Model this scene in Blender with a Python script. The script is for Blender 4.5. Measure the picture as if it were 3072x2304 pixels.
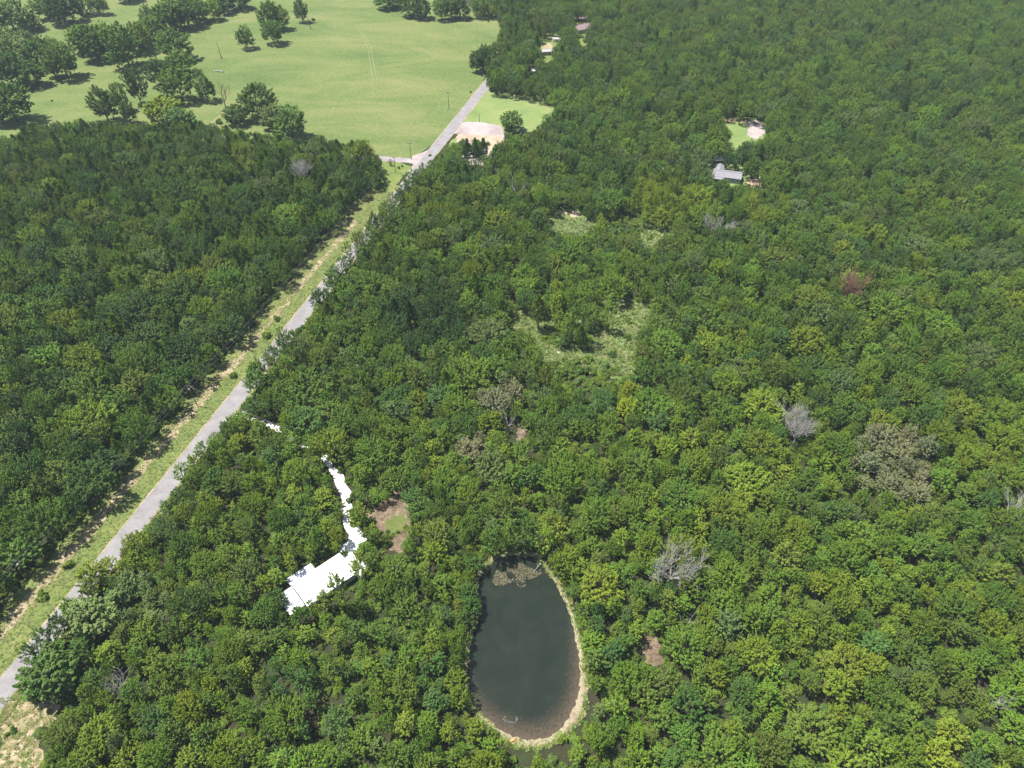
import bpy, bmesh, math, random
import numpy as np
from mathutils import Vector

R = math.radians
for o in list(bpy.data.objects):
    bpy.data.objects.remove(o)
scene = bpy.context.scene

# ------------------------------------------------------------------ camera
CAM_H, PITCH, FPX, W0, H0 = 180.0, 44.0, 2131.0, 3072.0, 2304.0
cam_d = bpy.data.cameras.new('camera')
cam_d.sensor_width = 36.0
cam_d.lens = FPX / W0 * 36.0
cam_d.clip_start = 1.0
cam_d.clip_end = 20000.0
cam = bpy.data.objects.new('camera', cam_d)
cam.location = (0, 0, CAM_H)
cam.rotation_euler = (R(90 - PITCH), 0, 0)
scene.collection.objects.link(cam)
scene.camera = cam

# ------------------------------------------------------------------ sky, sun, exposure
SUN_EL, SUN_AZ = 67.0, -76.0          # azimuth from +Y towards +X: the sun stands beyond and to the left
world = bpy.data.worlds.new('World')
scene.world = world
world.use_nodes = True
wn = world.node_tree
sky = wn.nodes.new('ShaderNodeTexSky')
sky.sky_type = 'NISHITA'
sky.sun_disc = False
sky.sun_elevation = R(SUN_EL)
sky.sun_rotation = R(SUN_AZ)
sky.air_density = 1.0
sky.dust_density = 1.5
bg = wn.nodes['Background']
bg.inputs['Strength'].default_value = 0.08
wn.links.new(sky.outputs['Color'], bg.inputs['Color'])

sun_d = bpy.data.lights.new('sun', 'SUN')
sun_d.energy = 5.0
sun_d.angle = R(0.53)
sun_d.color = (1.0, 0.955, 0.89)
sun = bpy.data.objects.new('sun', sun_d)
_sd = Vector((math.sin(R(SUN_AZ)) * math.cos(R(SUN_EL)), math.cos(R(SUN_AZ)) * math.cos(R(SUN_EL)), math.sin(R(SUN_EL))))
sun.rotation_euler = _sd.to_track_quat('Z', 'Y').to_euler()
sun.location = (-200, 200, 400)
scene.collection.objects.link(sun)

vs = scene.view_settings
vs.view_transform = 'Standard'
vs.look = 'None'
vs.gamma = 1.0
vs.exposure = 0.80
vs.use_curve_mapping = False
cy = scene.cycles
cy.max_bounces = 5
cy.diffuse_bounces = 3
cy.glossy_bounces = 2
cy.transmission_bounces = 3
cy.transparent_max_bounces = 4
cy.volume_bounces = 0
cy.caustics_reflective = False
cy.caustics_refractive = False
cy.use_denoising = True
cy.denoiser = 'OPENIMAGEDENOISE'
cy.denoising_input_passes = 'RGB_ALBEDO_NORMAL'
cy.denoising_prefilter = 'ACCURATE'
cy.sample_clamp_indirect = 4.0

# ------------------------------------------------------------------ pixel <-> ground
_cp, _sp = math.cos(R(PITCH)), math.sin(R(PITCH))

def G(px, py, z=0.0):
    """point of the place at height z that is seen at pixel px, py of the 3072 x 2304 photograph"""
    a = (px - W0 / 2) / FPX
    b = (H0 / 2 - py) / FPX
    d = Vector((a, _cp + b * _sp, -_sp + b * _cp))
    t = (z - CAM_H) / d.z
    return Vector((d.x * t, d.y * t, z))

def proj(P):
    P = np.asarray(P, float).reshape(-1, 3)
    x, y, z = P[:, 0], P[:, 1], P[:, 2] - CAM_H
    dep = y * _cp - z * _sp
    up = y * _sp + z * _cp
    return np.stack([W0 / 2 + FPX * x / dep, H0 / 2 - FPX * up / dep], 1), dep

def px_per_m(p):
    return FPX / (p[1] * _cp - (p[2] - CAM_H) * _sp)

def inpoly(pts, poly):
    poly = np.asarray(poly, float)
    x, y = pts[:, 0], pts[:, 1]
    c = np.zeros(len(pts), bool)
    j = len(poly) - 1
    for i in range(len(poly)):
        xi, yi = poly[i]
        xj, yj = poly[j]
        if yi != yj:
            c ^= ((yi > y) != (yj > y)) & (x < (xj - xi) * (y - yi) / (yj - yi) + xi)
        j = i
    return c

# ------------------------------------------------------------------ object helpers
col = scene.collection

def tag(o, label=None, cat=None, group=None, kind=None):
    if label: o['label'] = label
    if cat: o['category'] = cat
    if group: o['group'] = group
    if kind: o['kind'] = kind
    return o

def link(name, data, parent=None):
    o = bpy.data.objects.new(name, data)
    col.objects.link(o)
    if parent is not None:
        o.parent = parent
    return o

def empty(name, loc=(0, 0, 0), rz=0.0):
    o = link(name, None)
    o.empty_display_size = 0.5
    o.location = loc
    o.rotation_euler = (0, 0, rz)
    return o

def mesh_of(name, verts, faces, mat, smooth=False):
    me = bpy.data.meshes.new(name)
    me.from_pydata([tuple(map(float, v)) for v in verts], [], faces)
    if mat is not None:
        me.materials.append(mat)
    if smooth:
        me.polygons.foreach_set('use_smooth', [True] * len(me.polygons))
    me.update()
    return me

class MB:
    """collects shapes for one mesh"""
    def __init__(self):
        self.v, self.f = [], []
    def add(self, vs_, fs_):
        n = len(self.v)
        self.v += [tuple(p) for p in vs_]
        self.f += [tuple(i + n for i in f) for f in fs_]
        return self
    def box(self, c, s, rz=0.0):
        cx, cy_, cz = c
        ca, sa = math.cos(rz), math.sin(rz)
        vs_ = []
        for dz in (-.5, .5):
            for dx, dy in ((-.5, -.5), (.5, -.5), (.5, .5), (-.5, .5)):
                x, y = dx * s[0], dy * s[1]
                vs_.append((cx + x * ca - y * sa, cy_ + x * sa + y * ca, cz + dz * s[2]))
        return self.add(vs_, [(3, 2, 1, 0), (4, 5, 6, 7), (0, 1, 5, 4), (1, 2, 6, 5), (2, 3, 7, 6), (3, 0, 4, 7)])
    def tube(self, pts, rad, n=6, cap=True):
        pts = [Vector(p) for p in pts]
        vs_, fs_ = [], []
        m = len(pts)
        for i, p in enumerate(pts):
            t = (pts[min(i + 1, m - 1)] - pts[max(i - 1, 0)]).normalized()
            a = t.orthogonal().normalized() if abs(t.z) > .9 else t.cross(Vector((0, 0, 1))).normalized()
            b = t.cross(a)
            r = rad[i] if hasattr(rad, '__len__') else rad
            for k in range(n):
                an = 2 * math.pi * k / n
                vs_.append(p + (a * math.cos(an) + b * math.sin(an)) * r)
        for i in range(m - 1):
            for k in range(n):
                k2 = (k + 1) % n
                fs_.append((i * n + k, i * n + k2, (i + 1) * n + k2, (i + 1) * n + k))
        if cap:
            fs_.append(tuple(range(n))[::-1])
            fs_.append(tuple((m - 1) * n + k for k in range(n)))
        return self.add(vs_, fs_)
    def slab(self, quad, t):
        """a sheet of thickness t whose top face is quad"""
        q = [Vector(p) for p in quad]
        nrm = (q[1] - q[0]).cross(q[2] - q[0]).normalized()
        if nrm.z < 0: nrm = -nrm
        lo = [p - nrm * t for p in q]
        n = len(q)
        fs_ = [tuple(range(n)), tuple(range(n, 2 * n))[::-1]]
        for i in range(n):
            j = (i + 1) % n
            fs_.append((i, i + n, j + n, j))
        return self.add(q + lo, fs_)
    def mesh(self, name, mat, smooth=False):
        return mesh_of(name, self.v, self.f, mat, smooth)
    def build(self, name, mat, parent=None, smooth=False):
        return link(name, self.mesh(name, mat, smooth), parent)

# ------------------------------------------------------------------ materials
def new_mat(name):
    m = bpy.data.materials.new(name)
    m.use_nodes = True
    nt = m.node_tree
    bs = nt.nodes['Principled BSDF']
    return m, nt, bs

def N(nt, t, **kw):
    n = nt.nodes.new(t)
    for k, v in kw.items():
        if k in n.inputs:
            n.inputs[k].default_value = v
        else:
            setattr(n, k, v)
    return n

def ramp(nt, fac, stops):
    n = nt.nodes.new('ShaderNodeValToRGB')
    el = n.color_ramp.elements
    while len(el) < len(stops): el.new(0.5)
    for e, (p, c) in zip(el, stops):
        e.position = p
        e.color = (*c, 1)
    nt.links.new(fac, n.inputs[0])
    return n.outputs[0]

def noise(nt, coord, scale, detail=4, rough=.55, dist=0.0, squash=None):
    if squash:
        mp = N(nt, 'ShaderNodeMapping')
        mp.inputs['Scale'].default_value = squash[0]
        mp.inputs['Rotation'].default_value = (0, 0, squash[1])
        nt.links.new(coord, mp.inputs[0])
        coord = mp.outputs[0]
    n = N(nt, 'ShaderNodeTexNoise')
    n.inputs['Scale'].default_value = scale
    n.inputs['Detail'].default_value = detail
    n.inputs['Roughness'].default_value = rough
    n.inputs['Distortion'].default_value = dist
    nt.links.new(coord, n.inputs['Vector'])
    return n.outputs['Fac']

def mixc(nt, fac, a, b, mode='MIX'):
    n = N(nt, 'ShaderNodeMix', data_type='RGBA', blend_type=mode)
    for sock, v in ((n.inputs[0], fac), (n.inputs[6], a), (n.inputs[7], b)):
        if isinstance(v, (int, float)): sock.default_value = v
        elif isinstance(v, tuple): sock.default_value = (*v, 1)
        else: nt.links.new(v, sock)
    return n.outputs[2]

def math_n(nt, op, a, b=0.0, clamp=False):
    n = N(nt, 'ShaderNodeMath', operation=op)
    n.use_clamp = clamp
    for s, v in ((n.inputs[0], a), (n.inputs[1], b)):
        if isinstance(v, (int, float)): s.default_value = v
        else: nt.links.new(v, s)
    return n.outputs[0]

def bump(nt, bs, h, strength=.3, dist=.3):
    b = N(nt, 'ShaderNodeBump')
    b.inputs['Strength'].default_value = strength
    b.inputs['Distance'].default_value = dist
    nt.links.new(h, b.inputs['Height'])
    nt.links.new(b.outputs[0], bs.inputs['Normal'])

def geo_pos(nt):
    return N(nt, 'ShaderNodeNewGeometry').outputs['Position']

def obj_pos(nt):
    return N(nt, 'ShaderNodeTexCoord').outputs['Object']

def soil_mat(name, stops, s1=.05, s2=.9, rough=.95, bumpd=.25, fine=.5, squash=None):
    """two scales of noise run through a ramp, plus fine speckle"""
    m, nt, bs = new_mat(name)
    p = geo_pos(nt)
    a = noise(nt, p, s1, 7, .68, .6, squash)
    b = noise(nt, p, s2, 6, .7)
    f = math_n(nt, 'ADD', math_n(nt, 'MULTIPLY', a, 1 - fine * .6), math_n(nt, 'MULTIPLY', b, fine * .6))
    c = ramp(nt, f, stops)
    nt.links.new(c, bs.inputs['Base Color'])
    bs.inputs['Roughness'].default_value = rough
    bs.inputs['Specular IOR Level'].default_value = .15
    bump(nt, bs, b, .7, bumpd)
    return m

MAT = {}
MAT['floor'] = soil_mat('forest_floor', [(.25, (.022, .02, .012)), (.45, (.04, .036, .02)), (.55, (.035, .052, .018)), (.68, (.06, .07, .03)), (.8, (.12, .09, .055))], .08, .8, fine=.8)
MAT['pasture'] = soil_mat('pasture_grass', [(.38, (.080, .124, .036)), (.455, (.110, .156, .046)), (.5, (.130, .172, .052)), (.54, (.155, .184, .062)), (.62, (.205, .205, .088))], .014, .5, fine=.75, bumpd=.25, squash=((1, 2.2, 1), R(25)))
MAT['lawn'] = soil_mat('mown_lawn', [(.34, (.12, .18, .055)), (.5, (.17, .23, .075)), (.6, (.22, .25, .09)), (.72, (.30, .28, .14))], .05, .7, fine=.6, bumpd=.1)
MAT['track'] = soil_mat('worn_grass', [(.36, (.13, .16, .06)), (.5, (.19, .205, .09)), (.64, (.26, .245, .13))], .2, 1.0, fine=.7, bumpd=.1)
MAT['dull_lawn'] = soil_mat('dull_lawn', [(.34, (.075, .105, .03)), (.5, (.115, .14, .04)), (.66, (.17, .17, .07))], .12, .9, fine=.6, bumpd=.1)
MAT['verge'] = soil_mat('verge_grass', [(.36, (.095, .14, .034)), (.46, (.135, .18, .046)), (.56, (.175, .205, .062)), (.64, (.215, .215, .085)), (.74, (.28, .245, .13))], .10, .9, fine=.75, bumpd=.2)
MAT['dry'] = soil_mat('dry_ground', [(.36, (.16, .17, .065)), (.45, (.26, .22, .12)), (.54, (.36, .29, .19)), (.66, (.46, .38, .28))], .12, .9, fine=.75, bumpd=.2)
MAT['clearing'] = soil_mat('rough_grass', [(.36, (.08, .14, .03)), (.47, (.125, .195, .045)), (.56, (.175, .225, .065)), (.64, (.22, .225, .10)), (.74, (.33, .29, .19))], .11, .8, fine=.7, bumpd=.3)
MAT['sand'] = soil_mat('pale_sand', [(.34, (.26, .205, .135)), (.5, (.37, .30, .215)), (.66, (.48, .40, .31))], .15, 1.0, fine=.7, bumpd=.12)
MAT['gravel_pad'] = soil_mat('pinkish_gravel', [(.36, (.24, .195, .18)), (.45, (.32, .27, .255)), (.54, (.38, .335, .325)), (.66, (.45, .405, .395))], .06, 2.0, fine=.6, bumpd=.08)
MAT['grey_gravel'] = soil_mat('grey_gravel', [(.34, (.20, .175, .165)), (.45, (.275, .245, .24)), (.54, (.33, .30, .295)), (.66, (.42, .385, .37))], .1, 2.0, fine=.6, bumpd=.06)
MAT['dim_dirt'] = soil_mat('dim_dirt', [(.36, (.06, .045, .026)), (.45, (.11, .08, .05)), (.54, (.19, .145, .10)), (.66, (.33, .27, .20))], .3, 1.2, fine=.75, bumpd=.2)  # darkened, mottled dirt; the yard's dappled tree shade is put into this colour
MAT['white_gravel'] = soil_mat('white_gravel', [(.25, (.55, .53, .50)), (.45, (.74, .73, .71)), (.75, (.84, .83, .82))], .1, 2.4, fine=.6, bumpd=.08)
MAT['red_dirt'] = soil_mat('red_dirt', [(.34, (.13, .075, .04)), (.45, (.24, .155, .10)), (.55, (.36, .26, .18)), (.66, (.52, .42, .32))], .16, 1.1, fine=.75, bumpd=.2)

def asphalt_mat():
    m, nt, bs = new_mat('worn_asphalt')
    uv = N(nt, 'ShaderNodeUVMap').outputs[0]
    sep = N(nt, 'ShaderNodeSeparateXYZ')
    nt.links.new(uv, sep.inputs[0])
    p = geo_pos(nt)
    a = noise(nt, p, .25, 6, .65)
    b = noise(nt, p, 3.0, 4, .7)
    base = ramp(nt, math_n(nt, 'ADD', math_n(nt, 'MULTIPLY', a, .7), math_n(nt, 'MULTIPLY', b, .3)),
                [(.36, (.135, .128, .13)), (.45, (.19, .178, .18)), (.55, (.225, .212, .215)), (.66, (.285, .27, .27))])
    # polished wheel tracks: two per lane, paler aggregate
    w = N(nt, 'ShaderNodeTexWave', wave_type='BANDS', bands_direction='X', wave_profile='SIN')
    w.inputs['Scale'].default_value = .64
    w.inputs['Distortion'].default_value = .25
    w.inputs['Detail Scale'].default_value = .1
    cmb = N(nt, 'ShaderNodeCombineXYZ')
    nt.links.new(math_n(nt, 'MULTIPLY', sep.outputs[0], 4.0), cmb.inputs[0])
    nt.links.new(math_n(nt, 'MULTIPLY', sep.outputs[1], .02), cmb.inputs[1])
    nt.links.new(cmb.outputs[0], w.inputs['Vector'])
    c = mixc(nt, math_n(nt, 'MULTIPLY', w.outputs['Fac'], .4), base, (.34, .325, .33))
    nt.links.new(c, bs.inputs['Base Color'])
    bs.inputs['Roughness'].default_value = .85
    bs.inputs['Specular IOR Level'].default_value = .3
    bump(nt, bs, b, .3, .03)
    return m
MAT['asphalt'] = asphalt_mat()

def plain_mat(name, c, rough=.6, var=.12, scale=.8, metal=0.0, spec=.4):
    m, nt, bs = new_mat(name)
    a = noise(nt, obj_pos(nt), scale, 6, .65, .4)
    lo = tuple(x * (1 - var) for x in c)
    hi = tuple(min(1, x * (1 + var)) for x in c)
    nt.links.new(ramp(nt, a, [(.3, lo), (.7, hi)]), bs.inputs['Base Color'])
    bs.inputs['Roughness'].default_value = rough
    bs.inputs['Metallic'].default_value = metal
    bs.inputs['Specular IOR Level'].default_value = spec
    return m
MAT['bark'] = plain_mat('bark', (.11, .085, .062), .95, .4, 3.0, spec=.1)
MAT['dead_wood'] = plain_mat('bleached_dead_wood', (.36, .34, .32), .9, .3, 2.0, spec=.1)
MAT['brown_wood'] = plain_mat('brown_dead_twigs', (.22, .12, .09), .95, .35, 1.5, spec=.1)
MAT['pole'] = plain_mat('weathered_pole', (.10, .085, .07), .9, .25, 2.0)
MAT['insulator'] = plain_mat('grey_insulator', (.45, .44, .42), .35, .1)
MAT['wire'] = plain_mat('aluminium_wire', (.42, .42, .42), .5, .1)
MAT['white_roof'] = plain_mat('white_metal_roof', (.68, .68, .68), .45, .12, .9)
MAT['thin_roof'] = plain_mat('galvanised_roof', (.52, .55, .60), .4, .18, .9)
MAT['white_wall'] = plain_mat('white_siding', (.70, .69, .66), .7, .06)
MAT['grey_roof'] = plain_mat('grey_shingles', (.235, .225, .245), .8, .16, 1.2)
MAT['blue_wall'] = plain_mat('blue_grey_siding', (.24, .29, .40), .7, .1)
MAT['brown_roof'] = plain_mat('brown_shingles', (.24, .17, .17), .85, .18, 1.2)
MAT['tan_wall'] = plain_mat('tan_siding', (.42, .35, .28), .8, .1)
MAT['pink_roof'] = plain_mat('pinkish_roof', (.40, .28, .27), .8, .15, 1.0)
MAT['pale_roof'] = plain_mat('pale_roof', (.36, .35, .345), .6, .1)
MAT['trim'] = plain_mat('white_trim', (.72, .72, .70), .5, .05)
MAT['glass'] = plain_mat('window_glass', (.03, .035, .045), .08, .1, spec=.8)
MAT['door'] = plain_mat('door_paint', (.14, .10, .08), .5, .1)
MAT['red_paint'] = plain_mat('red_paint', (.35, .03, .03), .35, .1)
MAT['orange'] = plain_mat('orange_plastic', (.85, .30, .05), .45, .06)
MAT['dark_rubber'] = plain_mat('dark_rubber', (.03, .03, .03), .8, .1)
MAT['sign_white'] = plain_mat('sign_white', (.75, .75, .72), .5, .05)
MAT['weed_mat'] = None

def leaf_mat(name, trans=.30, gloss=.012, vary=.6):
    m = bpy.data.materials.new(name)
    m.use_nodes = True
    nt = m.node_tree
    nt.nodes.clear()
    out = N(nt, 'ShaderNodeOutputMaterial')
    at = N(nt, 'ShaderNodeAttribute', attribute_type='INSTANCER', attribute_name='tint')
    fa = N(nt, 'ShaderNodeAttribute', attribute_type='GEOMETRY', attribute_name='leaf_shade')
    p = obj_pos(nt)
    n1 = noise(nt, p, .55, 3, .6)
    hsv = N(nt, 'ShaderNodeHueSaturation')
    nt.links.new(at.outputs['Color'], hsv.inputs['Color'])
    nt.links.new(math_n(nt, 'ADD', .455, math_n(nt, 'MULTIPLY', n1, .09)), hsv.inputs['Hue'])
    v = math_n(nt, 'ADD', 1 - vary / 2, math_n(nt, 'MULTIPLY', fa.outputs['Fac'], vary))
    nt.links.new(v, hsv.inputs['Value'])
    c = hsv.outputs[0]
    d = N(nt, 'ShaderNodeBsdfDiffuse')
    nt.links.new(c, d.inputs[0])
    t = N(nt, 'ShaderNodeBsdfTranslucent')
    nt.links.new(mixc(nt, 1.0, c, (1.15, 1.1, .4), 'MULTIPLY'), t.inputs[0])
    g = N(nt, 'ShaderNodeBsdfGlossy')
    g.inputs['Roughness'].default_value = .5
    g.inputs[0].default_value = (.9, .95, 1, 1)
    m1 = N(nt, 'ShaderNodeMixShader'); m1.inputs[0].default_value = trans
    nt.links.new(d.outputs[0], m1.inputs[1]); nt.links.new(t.outputs[0], m1.inputs[2])
    m2 = N(nt, 'ShaderNodeMixShader'); m2.inputs[0].default_value = gloss
    nt.links.new(m1.outputs[0], m2.inputs[1]); nt.links.new(g.outputs[0], m2.inputs[2])
    nt.links.new(m2.outputs[0], out.inputs[0])
    return m
MAT['leaf'] = leaf_mat('leaves')
MAT['needle'] = leaf_mat('needles', .2, .012, .6)
MAT['grass'] = leaf_mat('weeds', .25, .03, .5)

# ------------------------------------------------------------------ ground sheets
rng = np.random.default_rng(7)
random.seed(7)

def rough_outline(pts, step=1.6, amp=.5, seed=1):
    r = random.Random(seed)
    out = []
    n = len(pts)
    for i in range(n):
        a, b = Vector(pts[i]), Vector(pts[(i + 1) % n])
        L = (b - a).length
        k = max(1, min(120, int(L / step)))
        for q in range(k):
            p = a.lerp(b, q / k)
            s = amp * (1 if L < 400 else 0)
            out.append(Vector((p.x + r.uniform(-s, s), p.y + r.uniform(-s, s), p.z)))
    return out

def sheet(name, px, z, mat, amp=.5, step=1.6, seed=1, label=None):
    pts = rough_outline([G(x, y) for x, y in px], step, amp, seed)
    pts = [(p.x, p.y, z) for p in pts]
    o = link(name, mesh_of(name, pts, [tuple(range(len(pts)))], mat))
    if o.data.polygons[0].normal.z < 0:
        o.data.flip_normals()
    tag(o, label, kind='structure')
    return o

S = 9000
ground = link('ground', mesh_of('ground', [(-S, -3000, 0), (S, -3000, 0), (S, 12000, 0), (-S, 12000, 0)], [(0, 1, 2, 3)], MAT['floor']))
tag(ground, 'dark leaf litter forest floor under all the trees', kind='structure')

ROAD_L = lambda y: 28 + (2003 - y) / 1.2345
# centre line of the county road, straight
_a, _b = G(ROAD_L(2003), 2003), G(ROAD_L(300), 300)
ROAD_DIR = (_b - _a).normalized()
ROAD_N = Vector((ROAD_DIR.y, -ROAD_DIR.x, 0))          # to the right of travel away from the camera
RW = 6.2
ROAD_P = _a + ROAD_N * (RW / 2)

def road_pt(s, off=0.0, z=0.0):
    p = ROAD_P + ROAD_DIR * s + ROAD_N * off
    return Vector((p.x, p.y, z))

def road_coords(P):
    d = np.asarray(P)[:, :2] - np.array(ROAD_P[:2])
    return d @ np.array(ROAD_DIR[:2]), d @ np.array(ROAD_N[:2])

def strip(name, pts, width, z, mat, amp=0.0, seed=3, uvs=True):
    r = random.Random(seed)
    pts = [Vector((p[0], p[1], 0)) for p in pts]
    dense = []
    for a, b in zip(pts[:-1], pts[1:]):
        k = max(1, int((b - a).length / 2.0))
        dense += [a.lerp(b, q / k) for q in range(k)]
    dense.append(pts[-1])
    vs_, fs_, uv = [], [], []
    acc = 0
    for i, p in enumerate(dense):
        t = (dense[min(i + 1, len(dense) - 1)] - dense[max(i - 1, 0)]).normalized()
        n = Vector((t.y, -t.x, 0))
        w = width[min(len(width) - 1, int(i / len(dense) * len(width)))] if hasattr(width, '__len__') else width
        l = -w / 2 + r.uniform(-amp, amp)
        q = w / 2 + r.uniform(-amp, amp)
        vs_ += [(p.x + n.x * l, p.y + n.y * l, z), (p.x + n.x * q, p.y + n.y * q, z)]
        uv += [(l, acc), (q, acc)]
        if i:
            k = 2 * i
            fs_.append((k - 2, k - 1, k + 1, k))
        acc += 2.0
    me = mesh_of(name, vs_, fs_, mat)
    ul = me.uv_layers.new(name='UVMap')
    for lp in me.loops:
        ul.data[lp.index].uv = uv[lp.vertex_index]
    o = link(name, me)
    tag(o, kind='structure')
    return o

# the pasture beyond the wood, with the creek meadow
PASTURE = [(-700, 470), (-200, 440), (0, 430), (300, 420), (700, 430), (1000, 470), (1150, 486), (1236, 478), (1300, 432), (1452, 246), (1456, 215),
           (1500, 150), (1530, 90), (1500, 30), (1420, 20), (1300, -20), (1100, -60), (600, -160), (-500, -250)]
pasture = sheet('pasture', PASTURE, .03, MAT['pasture'], .6, 4.0, 2, 'pale green pasture beyond the wood on the near side of the creek trees')
# pale vehicle tracks worn into the pasture
trk = [G(1075, 90), G(1103, 140), G(1112, 200), G(1120, 240)]
for k, dx in enumerate((0.0, 2.2)):
    t = strip('pasture_track', [(p.x + dx, p.y) for p in trk], .5, .06, MAT['track'], .2, 11 + k)
strip('pasture_track', [G(700, 312), G(672, 335), G(655, 352), G(630, 372)], .6, .06, MAT['dry'], .15, 14)
strip('pasture_track', [G(706, 312), G(680, 334), G(662, 352), G(640, 372)], .6, .06, MAT['track'], .15, 15)

# the verge on both sides of the road
vr = strip('verge', [road_pt(-60, -7.5), road_pt(40, -7.0), road_pt(140, -6.5), road_pt(262, -6.8)], 21.0, .03, MAT['verge'], 1.0, 5)
tag(vr, 'grassy verge between the road and the dark wood', kind='structure')
dry = strip('dry_strip', [road_pt(-40, -12.6), road_pt(60, -11.8), road_pt(150, -10.4), road_pt(225, -10.2)], [3.6, 3.0, 2.6, 2.2], .05, MAT['dry'], 1.1, 6)
tag(dry, 'bare dry strip along the foot of the dark wood', kind='structure')
sheet('dry_clearing', [(-40, 2120), (60, 2062), (150, 2085), (175, 2120), (160, 2175), (120, 2190), (115, 2230), (130, 2310), (60, 2420), (-60, 2420), (-20, 2290), (20, 2230), (-10, 2190)], .05, MAT['dry'], .9, 1.2, 8,
      'dry bare clearing in the near corner beside the road')

road = strip('road', [road_pt(-90), road_pt(412)], RW, .09, MAT['asphalt'], .12, 4)
tag(road, 'straight grey asphalt county road running away through the wood', kind='structure')
for side in (-1, 1):
    e = strip('road_shoulder', [road_pt(-90, side * (RW / 2 + .15)), road_pt(412, side * (RW / 2 + .15))], .55, .07, MAT['dry'], .2, 20 + side)
    tag(e, 'pale gravel shoulder on the %s side of the road' % ('left' if side < 0 else 'right'), kind='structure')
JX = 262
sr = strip('side_road', [G(1262, 487), G(1240, 483), G(1200, 480), G(1140, 476), G(1060, 470), G(950, 466)], 5.4, .075, MAT['grey_gravel'], .35, 9)
sheet('corner_grass', [(1120, 484), (1200, 488), (1236, 500), (1222, 520), (1200, 540), (1178, 570), (1150, 580), (1120, 560)], .028, MAT['verge'], .5, 2.0, 40, 'grassy corner between the side road and the county road')
tag(sr, 'gravel side road leaving the county road behind the dark wood', kind='structure')
sheet('junction_gravel', [(1236, 468), (1262, 460), (1290, 448), (1268, 480), (1296, 500), (1262, 508), (1225, 516), (1240, 495)], .085, MAT['gravel_pad'], .35, 1.5, 12,
      'white gravel spread where the side road meets the county road')
sheet('lawn', [(1462, 270), (1520, 276), (1600, 290), (1670, 300), (1665, 345), (1610, 395), (1520, 400), (1395, 366), (1378, 362), (1440, 290)], .03, MAT['lawn'], .5, 2.5, 13,
      'bright mown lawn right of the road beyond the gravel yard')
sheet('lawn_corner', [(1392, 402), (1372, 428), (1340, 450), (1352, 424), (1374, 406)], .032, MAT['lawn'], .3, 1.5, 14, 'small grass corner between road and gravel yard')
sheet('gravel_yard', [(1372, 366), (1440, 366), (1505, 378), (1512, 402), (1516, 430), (1500, 470), (1470, 505), (1400, 510), (1372, 470), (1370, 420), (1380, 400), (1352, 404), (1344, 398)], .05, MAT['gravel_pad'], .4, 1.5, 15,
      'pinkish white gravel yard beside the road')
sheet('yard_dirt', [(1371, 402), (1440, 406), (1505, 408), (1514, 432), (1480, 450), (1372, 448)], .058, MAT['sand'], .7, 1.3, 16, 'sandy trampled edge of the gravel yard under the trees')

sheet('clearing', [(1520, 940), (1540, 925), (1590, 935), (1700, 900), (1800, 885), (1900, 880), (1965, 920), (1960, 970), (1925, 1010), (1915, 1090), (1915, 1140), (1860, 1140), (1800, 1130), (1700, 1110), (1640, 1110), (1600, 1060), (1560, 1010), (1510, 985)],
      .03, MAT['clearing'], .8, 1.6, 17, 'overgrown grassy clearing in the middle of the wood')
sheet('bare_patch', [(1537, 937), (1560, 934), (1582, 948), (1570, 962), (1540, 962)], .05, MAT['red_dirt'], .4, 1.0, 18, 'bare reddish patch at the left edge of the grassy clearing')
sheet('white_sand_patch', [(1625, 1045), (1650, 1043), (1690, 1058), (1700, 1076), (1672, 1070), (1655, 1082), (1630, 1076)], .05, MAT['white_gravel'], .6, .8, 19, 'white sandy patch at the near edge of the grassy clearing')
sheet('bare_strip', [(1868, 1060), (1892, 1062), (1898, 1120), (1872, 1126)], .05, MAT['sand'], .5, 1.0, 21, 'bare sandy strip at the near right corner of the grassy clearing')
sheet('clearing', [(1640, 650), (1665, 625), (1740, 622), (1790, 650), (1800, 690), (1740, 715), (1660, 700)], .03, MAT['clearing'], .6, 1.6, 22, 'small grassy clearing with a sandy mound beyond the leaning snag')
sheet('sandy_mound', [(1652, 654), (1672, 637), (1708, 631), (1735, 633), (1746, 655), (1722, 655), (1700, 642), (1680, 655), (1660, 664)], .05, MAT['sand'], .5, 1.0, 23, 'pale sandy bank in the small far clearing')
sheet('clearing', [(1915, 660), (2000, 672), (2030, 700), (1990, 730), (1955, 765), (1915, 745)], .03, MAT['clearing'], .6, 1.6, 24, 'narrow weedy clearing right of the sandy mound')
sheet('lawn', [(2160, 352), (2260, 352), (2300, 372), (2300, 410), (2250, 440), (2216, 470), (2190, 460), (2170, 400)], .03, MAT['lawn'], .5, 2.0, 25, 'small lawn behind the grey roofed house')
sheet('bare_sand', [(2236, 366), (2262, 360), (2296, 376), (2298, 402), (2264, 418), (2240, 404), (2246, 385)], .05, MAT['gravel_pad'], .5, 1.2, 26, 'pale bare sand beside the lawn behind the grey roofed house')
sheet('bare_edge', [(2165, 354), (2250, 358), (2248, 366), (2170, 364)], .05, MAT['red_dirt'], .4, 1.2, 27, 'reddish bare edge at the far side of the small lawn')
sheet('yard', [(2120, 490), (2240, 495), (2310, 545), (2300, 575), (2150, 570), (2120, 530)], .03, MAT['lawn'], .5, 2.0, 28, 'grassy yard round the grey roofed house')
sheet('dirt_yard', [(2250, 536), (2290, 540), (2300, 560), (2260, 566), (2238, 556)], .05, MAT['red_dirt'], .4, 1.2, 29, 'bare dirt right of the grey roofed house')
sheet('farmyard', [(1605, 115), (1640, 88), (1690, 80), (1780, 40), (1800, 60), (1790, 120), (1760, 150), (1690, 140), (1660, 200), (1630, 200), (1610, 150)], .03, MAT['verge'], .6, 3.0, 30, 'grassy farmyard round the far brown roofed house')
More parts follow.
